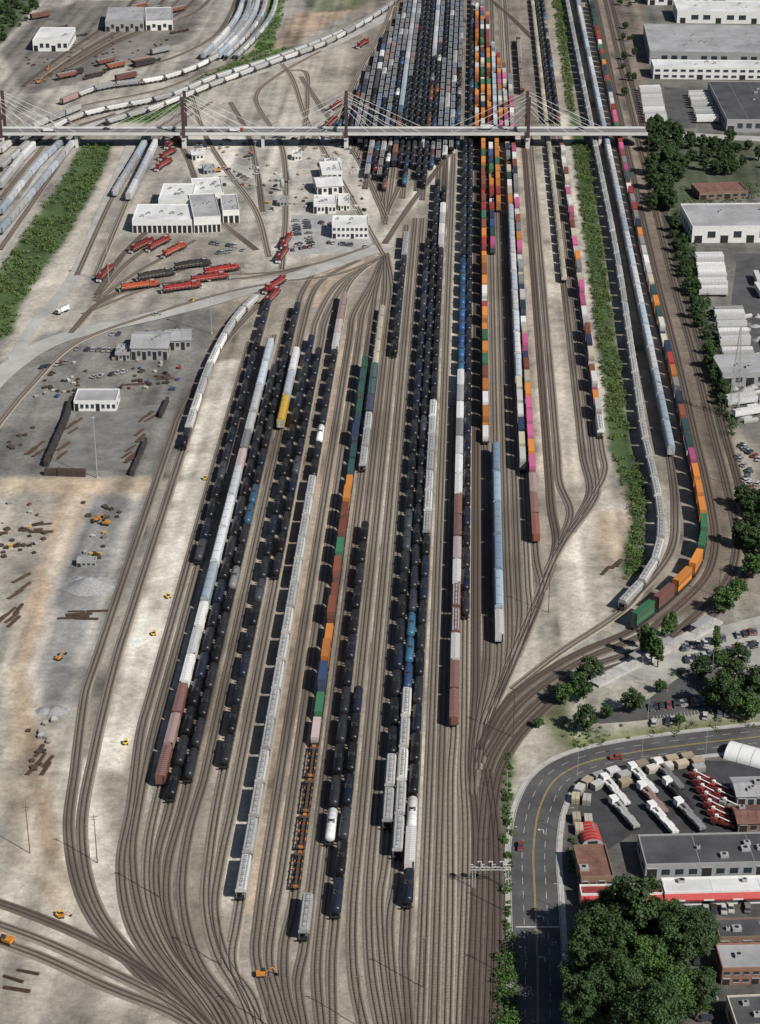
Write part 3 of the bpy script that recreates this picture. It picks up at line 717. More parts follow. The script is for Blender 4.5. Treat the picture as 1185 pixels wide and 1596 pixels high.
sheet('parking_lot_pavement',[(1010,1090),(1060,1055),(1110,1040),(1185,1050),(1260,1100),(1100,1112),(980,1125),(935,1128),(925,1115)],M_asph2)
sheet('parking_lot_pavement',[(985,1010),(1090,985),(1260,940),(1260,1060),(1185,1040),(1100,1020),(1040,1060),(985,1060),(930,1075),(950,1035)],M_pvg)
b=MB()
for (a,c_,n) in [((1070,1030),(1180,1005),26),((1060,1012),(1180,985),26),((1020,1122),(1110,1110),18),((1010,1105),(1110,1092),20),((1120,1070),(1180,1068),12)]:
    p,q=G(*a),G(*c_)
    for i in range(n): b.box(p[0]+(q[0]-p[0])*i/(n-1),p[1]+(q[1]-p[1])*i/(n-1),0,.12,4.6,.004,0)
obj('parking_stall_marking',b.mesh('parking_stall_marking',[M_pw]),(0,0,.07))
sheet('yard_pavement',[(1150,395),(1185,395),(1300,395),(1300,560),(1150,560),(1140,470)],M_asph2)
sheet('yard_pavement',[(1035,135),(1080,140),(1085,200),(1040,200)],M_asph2)
sheet('yard_pavement',[(455,335),(520,335),(590,372),(560,392),(450,398)],simple('yard_concrete',(.34,.335,.325),.9,.25,.1))
sheet('yard_pavement',[(905,1215),(1090,1185),(1260,1190),(1260,1300),(985,1300),(940,1330),(900,1290)],M_asph)
sheet('yard_pavement',[(122,642),(252,630),(208,732),(76,736)],simple('compound_concrete',(.165,.158,.148),.9,.35,.12))
def wallrun(name,pts,h,th,mat):
    b=MB()
    for (p,q) in zip(pts[:-1],pts[1:]):
        p=G(*p);q=G(*q); L=math.hypot(q[0]-p[0],q[1]-p[1]); a=math.atan2(q[1]-p[1],q[0]-p[0]); n=max(1,int(L/5))
        for i in range(n):
            t=(i+.5)/n; b.box(p[0]+(q[0]-p[0])*t,p[1]+(q[1]-p[1])*t,0,L/n-.08,th,h*random.uniform(.9,1.0),0,a)
            if i%2: b.box(p[0]+(q[0]-p[0])*(t+.5/n),p[1]+(q[1]-p[1])*(t+.5/n),0,.5,th+.5,h+.2,0,a)
    obj(name,b.mesh(name,[mat]))
DW=simple('dark_wall',(.035,.03,.028),.9,.5,.4)
wallrun('retaining_wall',[(112,628),(104,655),(72,728)],3.2,1.8,DW)
wallrun('retaining_wall',[(134,742),(70,740)],3,2.2,simple('brown_wall_panels',(.055,.035,.03),.9,.4,.4))
wallrun('retaining_wall',[(262,626),(250,652)],2.6,1.2,DW); wallrun('retaining_wall',[(228,690),(206,742)],2.6,1.2,DW)

# ---------------------------------------------------------------- buildings
def wallmat(name,col): return simple(name,col,.85,.12,.5)
W_w=wallmat('white_cladding',(.68,.68,.65)); W_c=wallmat('cream_wall',(.5,.46,.38)); W_g=wallmat('grey_wall',(.3,.3,.3)); W_b=wallmat('brown_wall',(.2,.13,.09))
def building(name,A_,B_,vback,h,wall=None,roof=None,floors=1,bays=8,doors=2,parapet=.6,units=3,gable=False,awn=None):
    wall=wall or W_w; roof=roof or M_roofw
    ax,ay=G(*A_); bx,by=G(*B_); w=math.hypot(bx-ax,by-ay); rz=math.atan2(by-ay,bx-ax); mu,mv=(A_[0]+B_[0])/2,(A_[1]+B_[1])/2
    d=G(mu,vback)[1]-G(mu,mv)[1]; e=empty(name,(ax,ay,0),rz)
    b=MB(); b.box(w/2,d/2,0,w,d,h,0)
    if not gable:
        for x,y,sx,sy in((w/2,.15,w,.3),(w/2,d-.15,w,.3),(.15,d/2,.3,d-.6),(w-.15,d/2,.3,d-.6)): b.box(x,y,h,sx,sy,parapet,0)
    obj('walls',b.mesh('walls',[wall]),parent=e)
    b=MB()
    if gable:
        o=.5; vs=[(-o,-o,h-.1),(w+o,-o,h-.1),(w+o,d/2,h+d*.13),(-o,d/2,h+d*.13),(w+o,d+o,h-.1),(-o,d+o,h-.1)]
        b.add(vs,[(0,1,2,3),(3,2,4,5),(0,3,5),(1,4,2)],0)
        for i in range(int(w/2.5)): b.rod((i*2.5+1,0,h+.02),(i*2.5+1,d/2,h+d*.13+.05),.06,0,4)
    else:
        b.box(w/2,d/2,h+.01,w-.62,d-.62,.1,0)
        n=int(w/12)
        for i in range(1,n): b.box(i*w/n,d/2,h+.11,.12,d-1,.03,1)
    for i in range(units):
        x=random.uniform(.12,.88)*w; y=random.uniform(.2,.8)*d; s=random.uniform(1.0,2.6)
        zt=h+.1 if not gable else h+d*.13*(1-abs(y-d/2)/(d/2))-.2
        b.box(x,y,zt,s,s*.8,1.0,1); b.rings('z',[(1.0,s*.25),(1.15,s*.25)],8,2,(x,y,zt))
    obj('roof',b.mesh('roof',[roof,M_grey,M_dark]),parent=e)
    b=MB(); st=h/floors
    for f in range(floors):
        for i in range(bays):
            x=(i+.5)*w/bays
            if f==0 and doors and i%max(1,bays//doors)==0: continue
            b.box(x,-.02,f*st+st*.35,w/bays*.6,.1,st*.38,0)
            b.box(x,d+.02,f*st+st*.35,w/bays*.6,.1,st*.38,0)
            b.box(x,-.1,f*st+st*.35-.12,w/bays*.66,.2,.1,1)
    nb=max(1,int(d/6))
    for i in range(nb):
        for f in range(floors):
            b.box(-.02,(i+.5)*d/nb,f*st+st*.4,.1,d/nb*.45,st*.3,0); b.box(w+.02,(i+.5)*d/nb,f*st+st*.4,.1,d/nb*.45,st*.3,0)
    obj('windows',b.mesh('windows',[M_glass,M_grey]),parent=e)
    b=MB()
    for i in range(bays):
        if doors and i%max(1,bays//doors)==0:
            x=(i+.5)*w/bays; b.box(x,-.03,0,min(4.2,w/bays*.7),.14,min(4.2,st*.8),0); b.box(x,-.08,min(4.2,st*.8),min(4.6,w/bays*.8),.3,.2,1)
    if b.v: obj('doors',b.mesh('doors',[M_dark,M_grey]),parent=e)
    if awn:
        b=MB(); b.add([(0,-.02,h*.98),(w,-.02,h*.98),(w,-1.5,h*.7),(0,-1.5,h*.7),(0,-1.5,h*.6),(w,-1.5,h*.6)],[(0,3,2,1),(3,4,5,2)],0)
        for i in range(5): b.box((i+.5)*w/5,-1.54,h*.62,w/14,.06,h*.12,1)
        obj('awning',b.mesh('awning',[awn,M_white]),parent=e)
    return e
building('warehouse',(1012,100),(1260,104),58,9,W_g,M_roofg,1,16,4,units=9)
building('office_building',(1018,123),(1230,125),112,8,W_w,M_roofw,2,16,3,units=4)
building('warehouse',(1132,206),(1300,207),146,8,W_g,M_roofd,1,12,3,units=7)
building('warehouse',(1078,379),(1280,377),342,9,W_w,M_roofg,1,10,5,units=6)
building('low_building',(1090,312),(1165,309),296,4,W_b,M_roofb,1,6,2,units=0)
building('warehouse',(1125,603),(1230,600),572,6,W_g,M_roofg,1,6,3)
building('warehouse',(1055,36),(1240,38),20,9,W_w,M_roofw,1,10,3); building('warehouse',(1010,8),(1120,8),-12,8,W_w,M_roofw,1,8,3); building('warehouse',(1130,14),(1260,14),0,8,W_w,M_roofg,1,8,3)
building('locomotive_shop',(207,363),(300,363),338,7,W_w,M_roofw,1,12,12,units=5); building('locomotive_shop',(303,363),(345,361),325,8.5,W_w,M_roofg,1,6,6,units=4)
building('locomotive_shop',(248,333),(300,333),308,8,W_w,M_roofw,1,6,3,units=5); building('locomotive_shop',(348,348),(374,347),322,7,W_w,M_roofg,1,3,3); building('locomotive_shop',(303,322),(350,320),296,7,W_w,M_roofw,1,5,2,units=5)
building('yard_office',(489,333),(524,333),318,5,W_w,M_roofw,1,6,2); building('yard_office',(518,372),(574,372),356,7,W_w,M_roofw,2,8,2)
building('yard_shed',(495,304),(535,302),288,5,W_w,M_roofw,1,5,2,gable=True); building('yard_shed',(502,284),(534,283),268,6,W_w,M_roofw,1,4,2); building('yard_shed',(508,264),(532,263),256,4,W_w,M_roofw,1,3,1,gable=True)
building('yard_shed',(527,328),(545,328),312,3.5,W_w,M_roofw,1,4,2); building('yard_shed',(300,250),(318,249),242,3.5,W_w,M_roofw,1,3,1,gable=True); building('yard_shed',(318,272),(336,271),264,3,W_g,M_roofg,1,3,1)
building('yard_shed',(455,250),(470,250),243,3,W_w,M_roofw,1,3,1); building('yard_shed',(432,322),(448,322),314,3,W_g,M_roofg,1,3,1)
building('maintenance_building',(205,561),(262,561),535,6,W_g,M_roofg,1,7,3,gable=True); building('maintenance_building',(180,562),(203,562),548,3.5,W_g,M_roofg,1,4,2); building('maintenance_building',(265,546),(298,545),528,5,W_g,M_roofg,1,4,2,gable=True)
building('storage_shed',(116,641),(182,641),622,4.5,W_w,M_roofg,1,8,2,units=0)
building('industrial_building',(52,80),(107,80),60,8,W_w,M_roofw,1,6,2); building('industrial_building',(165,50),(225,49),28,8,W_g,M_roofg,1,8,3); building('industrial_building',(228,48),(270,47),26,7,W_w,M_roofg,1,5,2)
building('shop_building',(1005,1372),(1260,1366),1322,5,W_g,M_roofd,1,12,3,units=6)
building('red_front_shop',(1035,1412),(1260,1406),1386,4.2,W_w,M_roofw,1,12,4,units=3,awn=M_red)
building('brown_roof_shop',(905,1392),(956,1390),1340,5,W_b,M_roofb,1,4,2,units=1)
building('red_front_shop',(905,1412),(1033,1410),1396,3.6,W_w,simple('red_roof',(.22,.035,.03),.7),1,8,3,units=0,awn=M_red)
building('row_shop',(1120,1482),(1260,1478),1450,4,W_b,M_roofd,1,8,4,units=5); building('row_shop',(1124,1535),(1260,1532),1494,5,wallmat('brick_wall',(.24,.13,.09)),M_roofg,2,9,3,units=3); building('row_shop',(1146,1625),(1260,1620),1575,5,W_c,M_roofd,1,6,3)
building('workshop',(1148,1262),(1220,1260),1232,5,W_g,M_roofg,1,5,2,gable=True)
building('workshop',(1150,1300),(1230,1298),1272,4,W_b,M_roofb,1,5,2,gable=True)
building('site_cabin',(120,884),(150,884),877,2.2,W_g,M_roofg,1,4,1,units=0)
def arch(name,px0,L,r,mat,rz):
    x,y=G(*px0); b=MB(); n=14
    vs=[(s*L,r*math.cos(math.pi*i/n),r*.75*math.sin(math.pi*i/n)) for s in(0,1) for i in range(n+1)]
    b.add(vs,[(i,i+1,n+2+i,n+1+i) for i in range(n)],0,True); b.add(vs,[tuple(range(n+1))[::-1],tuple(range(n+1,2*n+2))],1)
    for k in range(1,6): b.add([(k*L/6+q,(r+.04)*math.cos(math.pi*i/n),(r+.04)*.75*math.sin(math.pi*i/n)) for q in(-.08,.08) for i in range(n+1)],[(i,i+1,n+2+i,n+1+i) for i in range(n)],1)
    b.box(-.05,0,0,.12,r*.9,r*.5,2)
    obj(name,b.mesh(name,[mat,M_grey,M_dark]),(x,y,0),rz)
arch('fabric_shelter',(1135,1172),26,4.5,M_white,math.radians(-28)); arch('red_arched_shed',(924,1318),9,3.2,M_red,math.radians(95))
for u,v in((440,298),(452,286)):
    x,y=G(u,v); b=MB()
    for a in range(4): b.rod((1.0*math.cos(a*1.57),1.0*math.sin(a*1.57),0),(1.0*math.cos(a*1.57),1.0*math.sin(a*1.57),3),.15,1,5)
    b.rings('z',[(2,.4),(3,1.3),(7,1.3),(7.8,.5)],14,0); b.box(0,0,7.8,1.2,.8,.6,1); b.rod((1.4,0,0),(1.4,0,8),.1,1,4)
    obj('sand_silo',b.mesh('sand_silo',[M_grey,M_grey]),(x,y,0))

# ---------------------------------------------------------------- cable-stayed road bridge
M_bconc=simple('bridge_concrete',(.54,.54,.52),.8,.1,.1); M_pyl=simple('pylon_weathering_steel',(.06,.035,.034),.7,.2,.3)
zb=9.5; bx0,by0=G(-120,204,zb); bx1,by1=G(1008,204,zb)
br=empty('cable_stayed_bridge',(0,by0,0)); b=MB(); Lb=bx1-bx0; cx=(bx0+bx1)/2
b.box(cx,0,zb-.35,Lb,14,.35,0); b.box(cx,0,zb,Lb,11,.05,1)
for y in(-6.8,6.8): b.box(cx,y,zb-1.0,Lb,.5,.65,0); b.box(cx,y,zb,Lb,.3,.9,0)
b.box(cx,0,zb-2.0,Lb,8,1.6,2)
for y in(-.25,.25): b.box(cx,y,zb+.06,Lb,.12,.01,3)
obj('deck',b.mesh('deck',[M_bconc,simple('bridge_asphalt',(.16,.16,.165),.9,.2,.1),M_dark,M_py]),parent=br)
b=MB(); cab=MB()
for u in(5,288,540,822):
    x,_=G(u,204,zb)
    for y in(-7.6,7.6): b.box(x,y,zb-2.6,2.0,1.0,26,0)
    b.box(x,0,zb+8,1.4,14.4,1.2,0); b.box(x,0,zb-3.4,2.6,17,.9,1)
    for y in(-6,6): b.box(x,y,0,2.6,2.6,zb-3.4,1)
    for y in(-7.6,7.6):
        for k,hh in zip((1,2,3,4),(22.6,20.5,18,15)):
            for s in(-1,1): cab.rod((x+s*(.9),y,zb+hh),(x+s*(58-k*11),y*.9,zb+.9),.1,0,5)
for u in(120,410,660,935):
    x,_=G(u,204,zb)
    for y in(-4,4): b.box(x,y,0,1.8,1.8,zb-2.0,1)
obj('pylons',b.mesh('pylons',[M_pyl,M_bconc]),parent=br); obj('stay_cables',cab.mesh('stay_cables',[M_white]),parent=br)

# ---------------------------------------------------------------- road vehicles
def mk_car():
    b=MB()
    b.prism([(-.88,.35),(.88,.35),(.9,.8),(-.9,.8)],-2.2,2.2,0)
    vs=[(-1.7,-.82,.8),(.9,-.82,.8),(.9,.82,.8),(-1.7,.82,.8),(-1.2,-.66,1.38),(.2,-.66,1.38),(.2,.66,1.38),(-1.2,.66,1.38)]
    b.add(vs,[(0,1,5,4),(1,2,6,5),(2,3,7,6),(3,0,4,7)],4); b.add([(p[0],p[1],1.385) for p in vs[4:]],[(0,1,2,3)],0)
    b.box(1.6,0,.8,1.1,1.6,.1,0)
    for x in(-1.35,1.35):
        for y in(-.85,.85): b.rings('y',[(-.1,.33),(.1,.33)],10,1,(x,y,.33))
    b.box(2.18,0,.55,.06,1.5,.15,3)
    return b.mesh('parked_car',[M_tank,M_dark,M_steel,M_grey,M_glass])
def mk_trailer():
    b=MB(); b.box(0,0,1.2,14.6,2.55,2.8,0); b.box(0,0,.95,14,1.0,.25,1)
    for i in range(8): b.box(-6.4+i*1.83,0,4.0,.06,2.5,.03,3)
    for x in(-6.2,-5.0):
        for y in(-1.05,1.05): b.rings('y',[(-.22,.5),(.22,.5)],10,1,(x,y,.5))
    for y in(-.8,.8): b.box(4,y,0,.15,.15,1.0,1)
    return b.mesh('truck_trailer',[M_body,M_dark,M_steel,M_grey])
def mk_truck():
    b=MB(); b.box(-1.2,0,1.0,6.2,2.4,2.2,5); b.box(3.0,0,.7,1.9,2.2,1.9,0); b.box(3.96,0,1.6,.06,1.9,.8,4); b.box(0,0,.7,8,1,.3,1)
    for x in(-3,-1.8,3):
        for y in(-1,1): b.rings('y',[(-.2,.48),(.2,.48)],10,1,(x,y,.48))
    b.box(-1.2,0,3.2,5.8,2.0,.05,3)
    return b.mesh('box_truck',[M_body,M_dark,M_steel,M_grey,M_glass,M_white])
def mk_utility():
    b=MB(); b.box(0,0,.75,7.6,1.0,.35,1); b.box(2.9,0,.8,1.9,2.2,1.7,0); b.box(3.87,0,1.6,.06,1.8,.7,4)
    b.box(-1.2,0,1.1,5.4,2.3,.2,0)
    for y in(-1.0,1.0): b.box(-1.2,y,1.3,5.0,.35,.7,0)
    b.box(-2.5,0,1.3,1.0,1.0,.9,1); b.rod((-2.5,0,2.1),(2.2,.1,3.1),.18,5); b.box(2.4,0,2.7,.9,.9,.8,5)
    for x in(-3,-1.8,2.8):
        for y in(-1,1): b.rings('y',[(-.2,.48),(.2,.48)],10,1,(x,y,.48))
    return b.mesh('utility_truck',[M_body,M_dark,M_steel,M_grey,M_glass,M_white])
def mk_flatbed():
    b=MB(); b.box(-1,0,.9,13,2.4,.25,1)
    for k in range(5):
        for y in(-.6,.6): b.box(-6.2+k*2.6,y,1.2,2.3,1.05,random.uniform(.7,1.5),0)
    b.box(7.3,0,.7,2.6,2.3,2.3,5); b.box(8.62,0,1.9,.06,2.0,.8,4)
    for x in(-6.5,-5.3,5.6,6.8):
        for y in(-1,1): b.rings('y',[(-.2,.5),(.2,.5)],10,1,(x,y,.5))
    return b.mesh('flatbed_truck',[M_body,M_dark,M_steel,M_grey,M_glass,M_white])
CAR=mk_car();TRL=mk_trailer();TRK=mk_truck();FBT=mk_flatbed();UTL=mk_utility()
CC=[WH,WH,GY,BK2,BK,LG_,RD,DB,(.3,.3,.32),(.12,.14,.16)]
def row(kind,p,q,n,ang,prob=.85,z=.08,cols=CC,jit=.3,flip=True):
    me={'car':CAR,'trailer':TRL,'truck':TRK,'flatbed':FBT,'util':UTL}[kind]; nm={'car':'parked_car','trailer':'truck_trailer','truck':'box_truck','flatbed':'flatbed_truck','util':'utility_truck'}[kind]
    a=G(*p);b_=G(*q)
    for i in range(n):
        if random.random()>prob: continue
        t=i/max(1,n-1); obj(nm,me,(a[0]+(b_[0]-a[0])*t+random.uniform(-jit,jit),a[1]+(b_[1]-a[1])*t+random.uniform(-jit,jit),z),math.radians(ang+random.uniform(-3,3)+(random.choice([0,180]) if flip else 0)),random.choice(cols))
for p,q,n,a in [((462,345),(466,385),12,10),((478,345),(484,380),10,10),((500,348),(515,350),5,90),((450,392),(520,378),12,100),((520,380),(570,385),10,85),((330,380),(372,385),9,90),((340,395),(385,390),8,70),
  ((430,215),(520,222),10,20),((385,245),(410,290),6,30),((300,230),(380,225),12,80),((345,260),(385,280),8,60),((120,545),(178,548),8,80),((175,522),(260,520),9,80),((1010,1130),(1100,1118),10,80),((1120,1115),(1180,1108),6,80),((1070,1030),(1180,1005),26,90),((1060,1012),(1180,985),26,90),((1110,1060),(1180,1050),5,75),
  ((1010,1105),(1110,1092),20,90),((1100,1590),(1110,1545),4,10),((1100,1420),(1180,1418),7,85),((1150,690),(1185,720),12,60),((1145,705),(1185,760),14,60),((1160,740),(1185,800),12,40),((60,575),(110,565),8,70),((140,590),(200,580),8,60),((1085,1500),(1100,1450),6,80)]: row('car',p,q,n,a,.6)
row('car',(960,1182),(962,1182),1,10,1); row('car',(812,1322),(812,1322),1,88,1,cols=[RD]); row('car',(245,492),(245,492),1,15,1,z=.34,cols=[WH]); row('truck',(97,488),(97,488),1,60,1,z=.32,cols=[WH])
row('trailer',(1012,142),(1022,192),14,5,.9,cols=[WH,WH,LG_]); row('trailer',(1088,150),(1104,196),13,5,.9,cols=[WH,WH,LG_])
row('trailer',(1105,405),(1112,462),15,3,.95,cols=[WH]); row('trailer',(1135,490),(1150,560),13,5,.7,cols=[WH,LG_]); row('trailer',(1150,620),(1170,655),7,20,.8,cols=[WH,LG_])
row('trailer',(1180,440),(1200,540),6,90,.5,cols=[WH])
row('util',(1094,1218),(1128,1288),7,150,1,cols=[RD,(.3,.03,.03),RD],jit=.1,flip=False); row('util',(1115,1222),(1140,1262),4,150,.8,cols=[RD,(.3,.03,.03),LG_],jit=.1)
for u,v,c_ in((960,1240,WH),(974,1275,LG_),(1003,1222,WH),(1018,1252,LP),(1034,1284,WH),(1043,1215,GY),(1058,1245,BK2),(1076,1278,GY)):
    x,y=G(u,v); obj('flatbed_truck',FBT,(x,y,.06),math.radians(112),c_)
for u,k in((80,'truck'),(165,'car'),(330,'car'),(370,'truck'),(505,'car'),(700,'car'),(760,'truck'),(905,'car')):
    x,_=G(u,204,zb); obj({'car':'car','truck':'box_truck'}[k],{'car':CAR,'truck':TRK}[k],(x,by0+random.choice([-3,3]),zb+.06),0,random.choice(CC))

# ---------------------------------------------------------------- lumber, ties, machinery, scrap
def mk_bundle():
    b=MB()
    for k in range(3):
        for j in range(2): b.box(0,(j-.5)*1.25,.12+k*.72,3.8,1.15,.6,0)
        for x in(-1.4,0,1.4): b.box(x,0,k*.72,.1,2.4,.12,1)
    return b.mesh('lumber_stack',[M_body,M_wood])
def mk_ties():
    b=MB()
    for k in range(4):
        for j in range(5):
            if k%2: b.box(0,(j-2)*.5,k*.26,2.6,.24,.24,0,random.uniform(-.05,.05))
            else: b.box((j-2)*.5,0,k*.26,.24,2.6,.24,0,random.uniform(-.05,.05))
    return b.mesh('rail_tie_stack',[M_wood])
def mk_rails():
    b=MB()
    for k in range(3):
        for j in range(7-k*2): b.box(random.uniform(-.5,.5),(j-3+k)*.32,k*.2+.1,11,.14,.16,0,random.uniform(-.015,.015))
    for x in(-4,0,4): b.box(x,0,0,.25,2.4,.1,1)
    return b.mesh('rail_stack',[M_steel,M_wood])
def mk_exc():
    b=MB()
    for y in(-1.1,1.1): b.box(0,y,0,3.6,.6,.8,1)
    b.box(0,0,.8,1.4,1.4,.3,1); b.box(-.4,0,1.1,3.4,2.5,1.1,0); b.box(.8,.7,2.2,1.4,1.0,1.0,4)
    b.rod((1.2,-.3,1.8),(4.2,-.3,4.4),.25,0); b.rod((4.2,-.3,4.4),(6.2,-.3,1.6),.2,0); b.box(6.2,-.3,.6,1,1.1,1,1)
    return b.mesh('excavator',[M_orange,M_dark,M_steel,M_grey,M_glass])
BUN=mk_bundle();TIE=mk_ties();RLS=mk_rails();EXC=mk_exc()
LC=[WH,(.62,.58,.5),(.5,.42,.3),LG_,(.66,.62,.55),(.4,.33,.24)]
arc=catmull(PT([(903,1300),(896,1255),(912,1225),(955,1207),(1010,1194),(1085,1182)],0),1.0)
for dd in(0,3.4,6.8):
    o_=offs(arc,-dd); last=None
    for i in range(1,len(o_)-1):
        if last is None or math.hypot(o_[i][0]-last[0],o_[i][1]-last[1])>4.5:
            last=o_[i]
            if random.random()<(.9,.85,.35)[int(dd/3)]: obj('lumber_stack',BUN,(*o_[i],.07),math.atan2(o_[i+1][1]-o_[i-1][1],o_[i+1][0]-o_[i-1][0])+random.uniform(-.1,.1),random.choice(LC))
def scat(name,me,poly,n,seed,ang=None,cols=None,sc_=1):
    r=random.Random(seed); xs=[p[0] for p in poly];ys=[p[1] for p in poly]; c=0
    while c<n:
        u=r.uniform(min(xs),max(xs));v=r.uniform(min(ys),max(ys))
        if inpoly(poly,np.array([u]),np.array([v]))[0]:
            x,y=G(u,v); o=obj(name,me,(x,y,.06),math.radians(r.uniform(0,180) if ang is None else ang+r.uniform(-8,8)),r.choice(cols) if cols else None); o.scale=(sc_*r.uniform(.7,1.1),)*3; c+=1
for p,n in [([(60,585),(150,570),(150,610),(60,620)],18),([(200,570),(290,570),(285,600),(200,605)],18),([(35,810),(75,810),(70,860),(20,870)],14),([(0,820),(30,820),(30,870),(0,870)],8),([(130,780),(195,785),(190,812),(130,812)],10),([(20,640),(80,640),(50,700),(0,700)],8),
  ([(40,90),(140,60),(130,100),(50,130)],26),([(150,60),(280,50),(260,90),(140,100)],24),([(40,1120),(95,1120),(80,1200),(45,1200)],8),([(130,850),(165,850),(160,872),(125,872)],5)]: scat('rail_tie_stack',TIE,p,n,n,None,None,.75)
for p,n,a in [([(95,950),(160,950),(155,965),(92,965)],6,2),([(0,945),(30,935),(28,985),(0,985)],7,70),([(35,690),(65,690),(60,712),(35,712)],4,70),([(55,1150),(80,1150),(75,1200),(50,1200)],5,75),([(30,815),(70,815),(65,830),(30,835)],4,10),
  ([(225,645),(246,640),(212,722),(192,722)],16,66),([(116,650),(126,650),(100,715),(90,715)],8,66),([(945,865),(985,865),(970,890),(942,890)],4,60),([(0,1530),(40,1500),(60,1530),(20,1560)],3,-20),([(200,590),(260,585),(255,600),(200,600)],4,10),([(0,900),(40,900),(38,925),(0,930)],3,60)]: scat('rail_stack',RLS,p,n,n+50,a,None,.75)
scat('material_crate',BUN,[(60,560),(290,560),(285,612),(50,622)],30,77,None,LC+[RD,BL,BK2],.55)
scat('material_crate',BUN,[(60,1120),(90,1120),(84,1155),(62,1165)],8,78,75,[(.45,.42,.35),(.36,.33,.27),LG_],.55)
scat('material_crate',BUN,[(300,215),(390,215),(400,290),(330,290)],22,79,None,LC+[RD,OR,BK2],.6)
scat('material_crate',BUN,[(470,225),(560,230),(570,330),(548,330),(545,260),(480,255)],22,80,None,LC+[BK2],.6)
scat('material_crate',BUN,[(400,260),(480,250),(480,340),(415,340)],22,81,None,LC+[BK2,BR,YL],.55)
scat('material_crate',BUN,[(0,785),(70,785),(60,870),(0,880)],10,82,None,[GY,BR,YL,LG_],.5); scat('material_crate',BUN,[(125,830),(165,830),(160,870),(120,870)],6,83,None,[GY,LG_,WH,YL],.5)
for u,v,a,s in((165,818,170,.8),(92,1028,60,.6),(96,1430,10,.45),(408,1522,5,.7),(12,1470,150,.9),(340,268,20,.9),(60,130,40,.8),(75,110,90,.8),(150,812,20,.6)):
    x,y=G(u,v); o=obj('excavator',EXC,(x,y,.05),math.radians(a)); o.scale=(s,s,s)
for u,v in((262,932),(320,748),(196,1160),(92,1428),(300,470),(240,990)):
    x,y=G(u,v); b=MB(); b.box(0,0,.3,1.6,1.2,.7,0); b.box(.2,0,1.0,.8,1.1,.7,1)
    for xx in(-.55,.55):
        for yy in(-.6,.6): b.rings('y',[(-.12,.3),(.12,.3)],8,1,(xx,yy,.3))
    b.box(.2,0,1.7,.9,1.2,.06,0); obj('utility_cart',b.mesh('utility_cart',[M_yel,M_dark]),(x,y,.05),random.uniform(0,3))
def pile(u,v,r,h,mat,name='gravel_pile'):
    x,y=G(u,v); b=MB(); n=20; vs=[(0,0,h)]
    for k,(rr,hh) in enumerate(((.12,.97),(.4,.66),(.72,.3),(1.05,-.05))):
        for i in range(n):
            a=2*math.pi*i/n; q=r*rr*(1+random.uniform(-.1,.1)); vs.append((q*math.cos(a)*1.3,q*math.sin(a),h*hh*(1+random.uniform(-.08,.05))))
    fs=[(0,1+i,1+(i+1)%n) for i in range(n)]+[(1+k*n+i,1+(k+1)*n+i,1+(k+1)*n+(i+1)%n,1+k*n+(i+1)%n) for k in range(3) for i in range(n)]
    b.add(vs,fs,0,True); obj(name,b.mesh(name,[mat]),(x,y,0))
pile(140,915,7,4,M_rock); pile(88,1108,3,1.5,M_rock); pile(125,905,3,1.5,M_rock); pile(70,1108,2.5,1.2,M_rock); pile(155,905,3,1.6,M_rock)
scat('scrap_container',ME_c,[(1118,480),(1165,480),(1200,660),(1135,660),(1120,560)],26,90,20,[WH,LG_,GY,WH,BR],.55)
for i in range(26): pile(random.uniform(1125,1190),random.uniform(490,660),random.uniform(1.2,3),random.uniform(.8,2),M_roofg,'scrap_heap')
def mk_mast(h,heads=4):
    b=MB(); b.rod((0,0,0),(0,0,h),.22,0,8,.11); b.rings('z',[(0,.6),(.4,.6)],8,1,(0,0,0)); b.rings('z',[(0,.6),(.12,.6)],10,0,(0,0,h))
    for i in range(heads):
        a=2*math.pi*i/heads; b.box(.7*math.cos(a),.7*math.sin(a),h-.1,.5,.4,.3,2,a)
    return b.mesh('light_mast',[M_grey,M_conc,M_grey])
def mk_lamp():
    b=MB(); b.rod((0,0,0),(0,0,9),.09,0,6,.06); b.rod((0,0,9),(1.8,0,9.4),.05,0,5); b.box(2.1,0,9.33,.6,.25,.12,0); return b.mesh('street_lamp',[M_grey])
def mk_pole(h=12):
    b=MB(); b.rod((0,0,0),(0,0,h),.15,0,6,.1); b.box(0,0,h-.8,2.0,.12,.12,0); b.box(0,0,h-1.7,1.5,.1,.1,0)
    for x in(-.8,-.35,.35,.8): b.rod((x,0,h-.7),(x,0,h-.4),.05,1,5)
    return b.mesh('utility_pole',[M_wood,M_grey])
MAST=mk_mast(27);LAMP=mk_lamp();POLE=mk_pole();POLET=mk_pole(17)
for u,v in [(170,442),(400,290),(152,745),(330,520)]:
    x,y=G(u,v); obj('light_mast',MAST,(x,y,0))
for u,v in [(345,1505),(560,1600),(250,1400),(660,1540),(800,1150),(420,1600),(855,955),(47,1330),(152,1345)]:
    x,y=G(u,v); obj('utility_pole',POLET,(x,y,0),.2)
for u,v in [(790,1240),(792,1330),(880,1300),(875,1420),(900,1210),(1000,1190),(1100,1175),(1040,1080),(1110,1050),(1010,1120),(1160,1060),(1000,1060)]:
    x,y=G(u,v); obj('street_lamp',LAMP,(x,y,.1),math.radians(random.choice([0,180])))
for u,v in [(1010,240),(1040,330),(1070,430),(1095,520),(1130,640),(1150,760),(1120,930),(785,1420),(786,1520)]:
    x,y=G(u,v); obj('utility_pole',POLE,(x,y,0),.3)
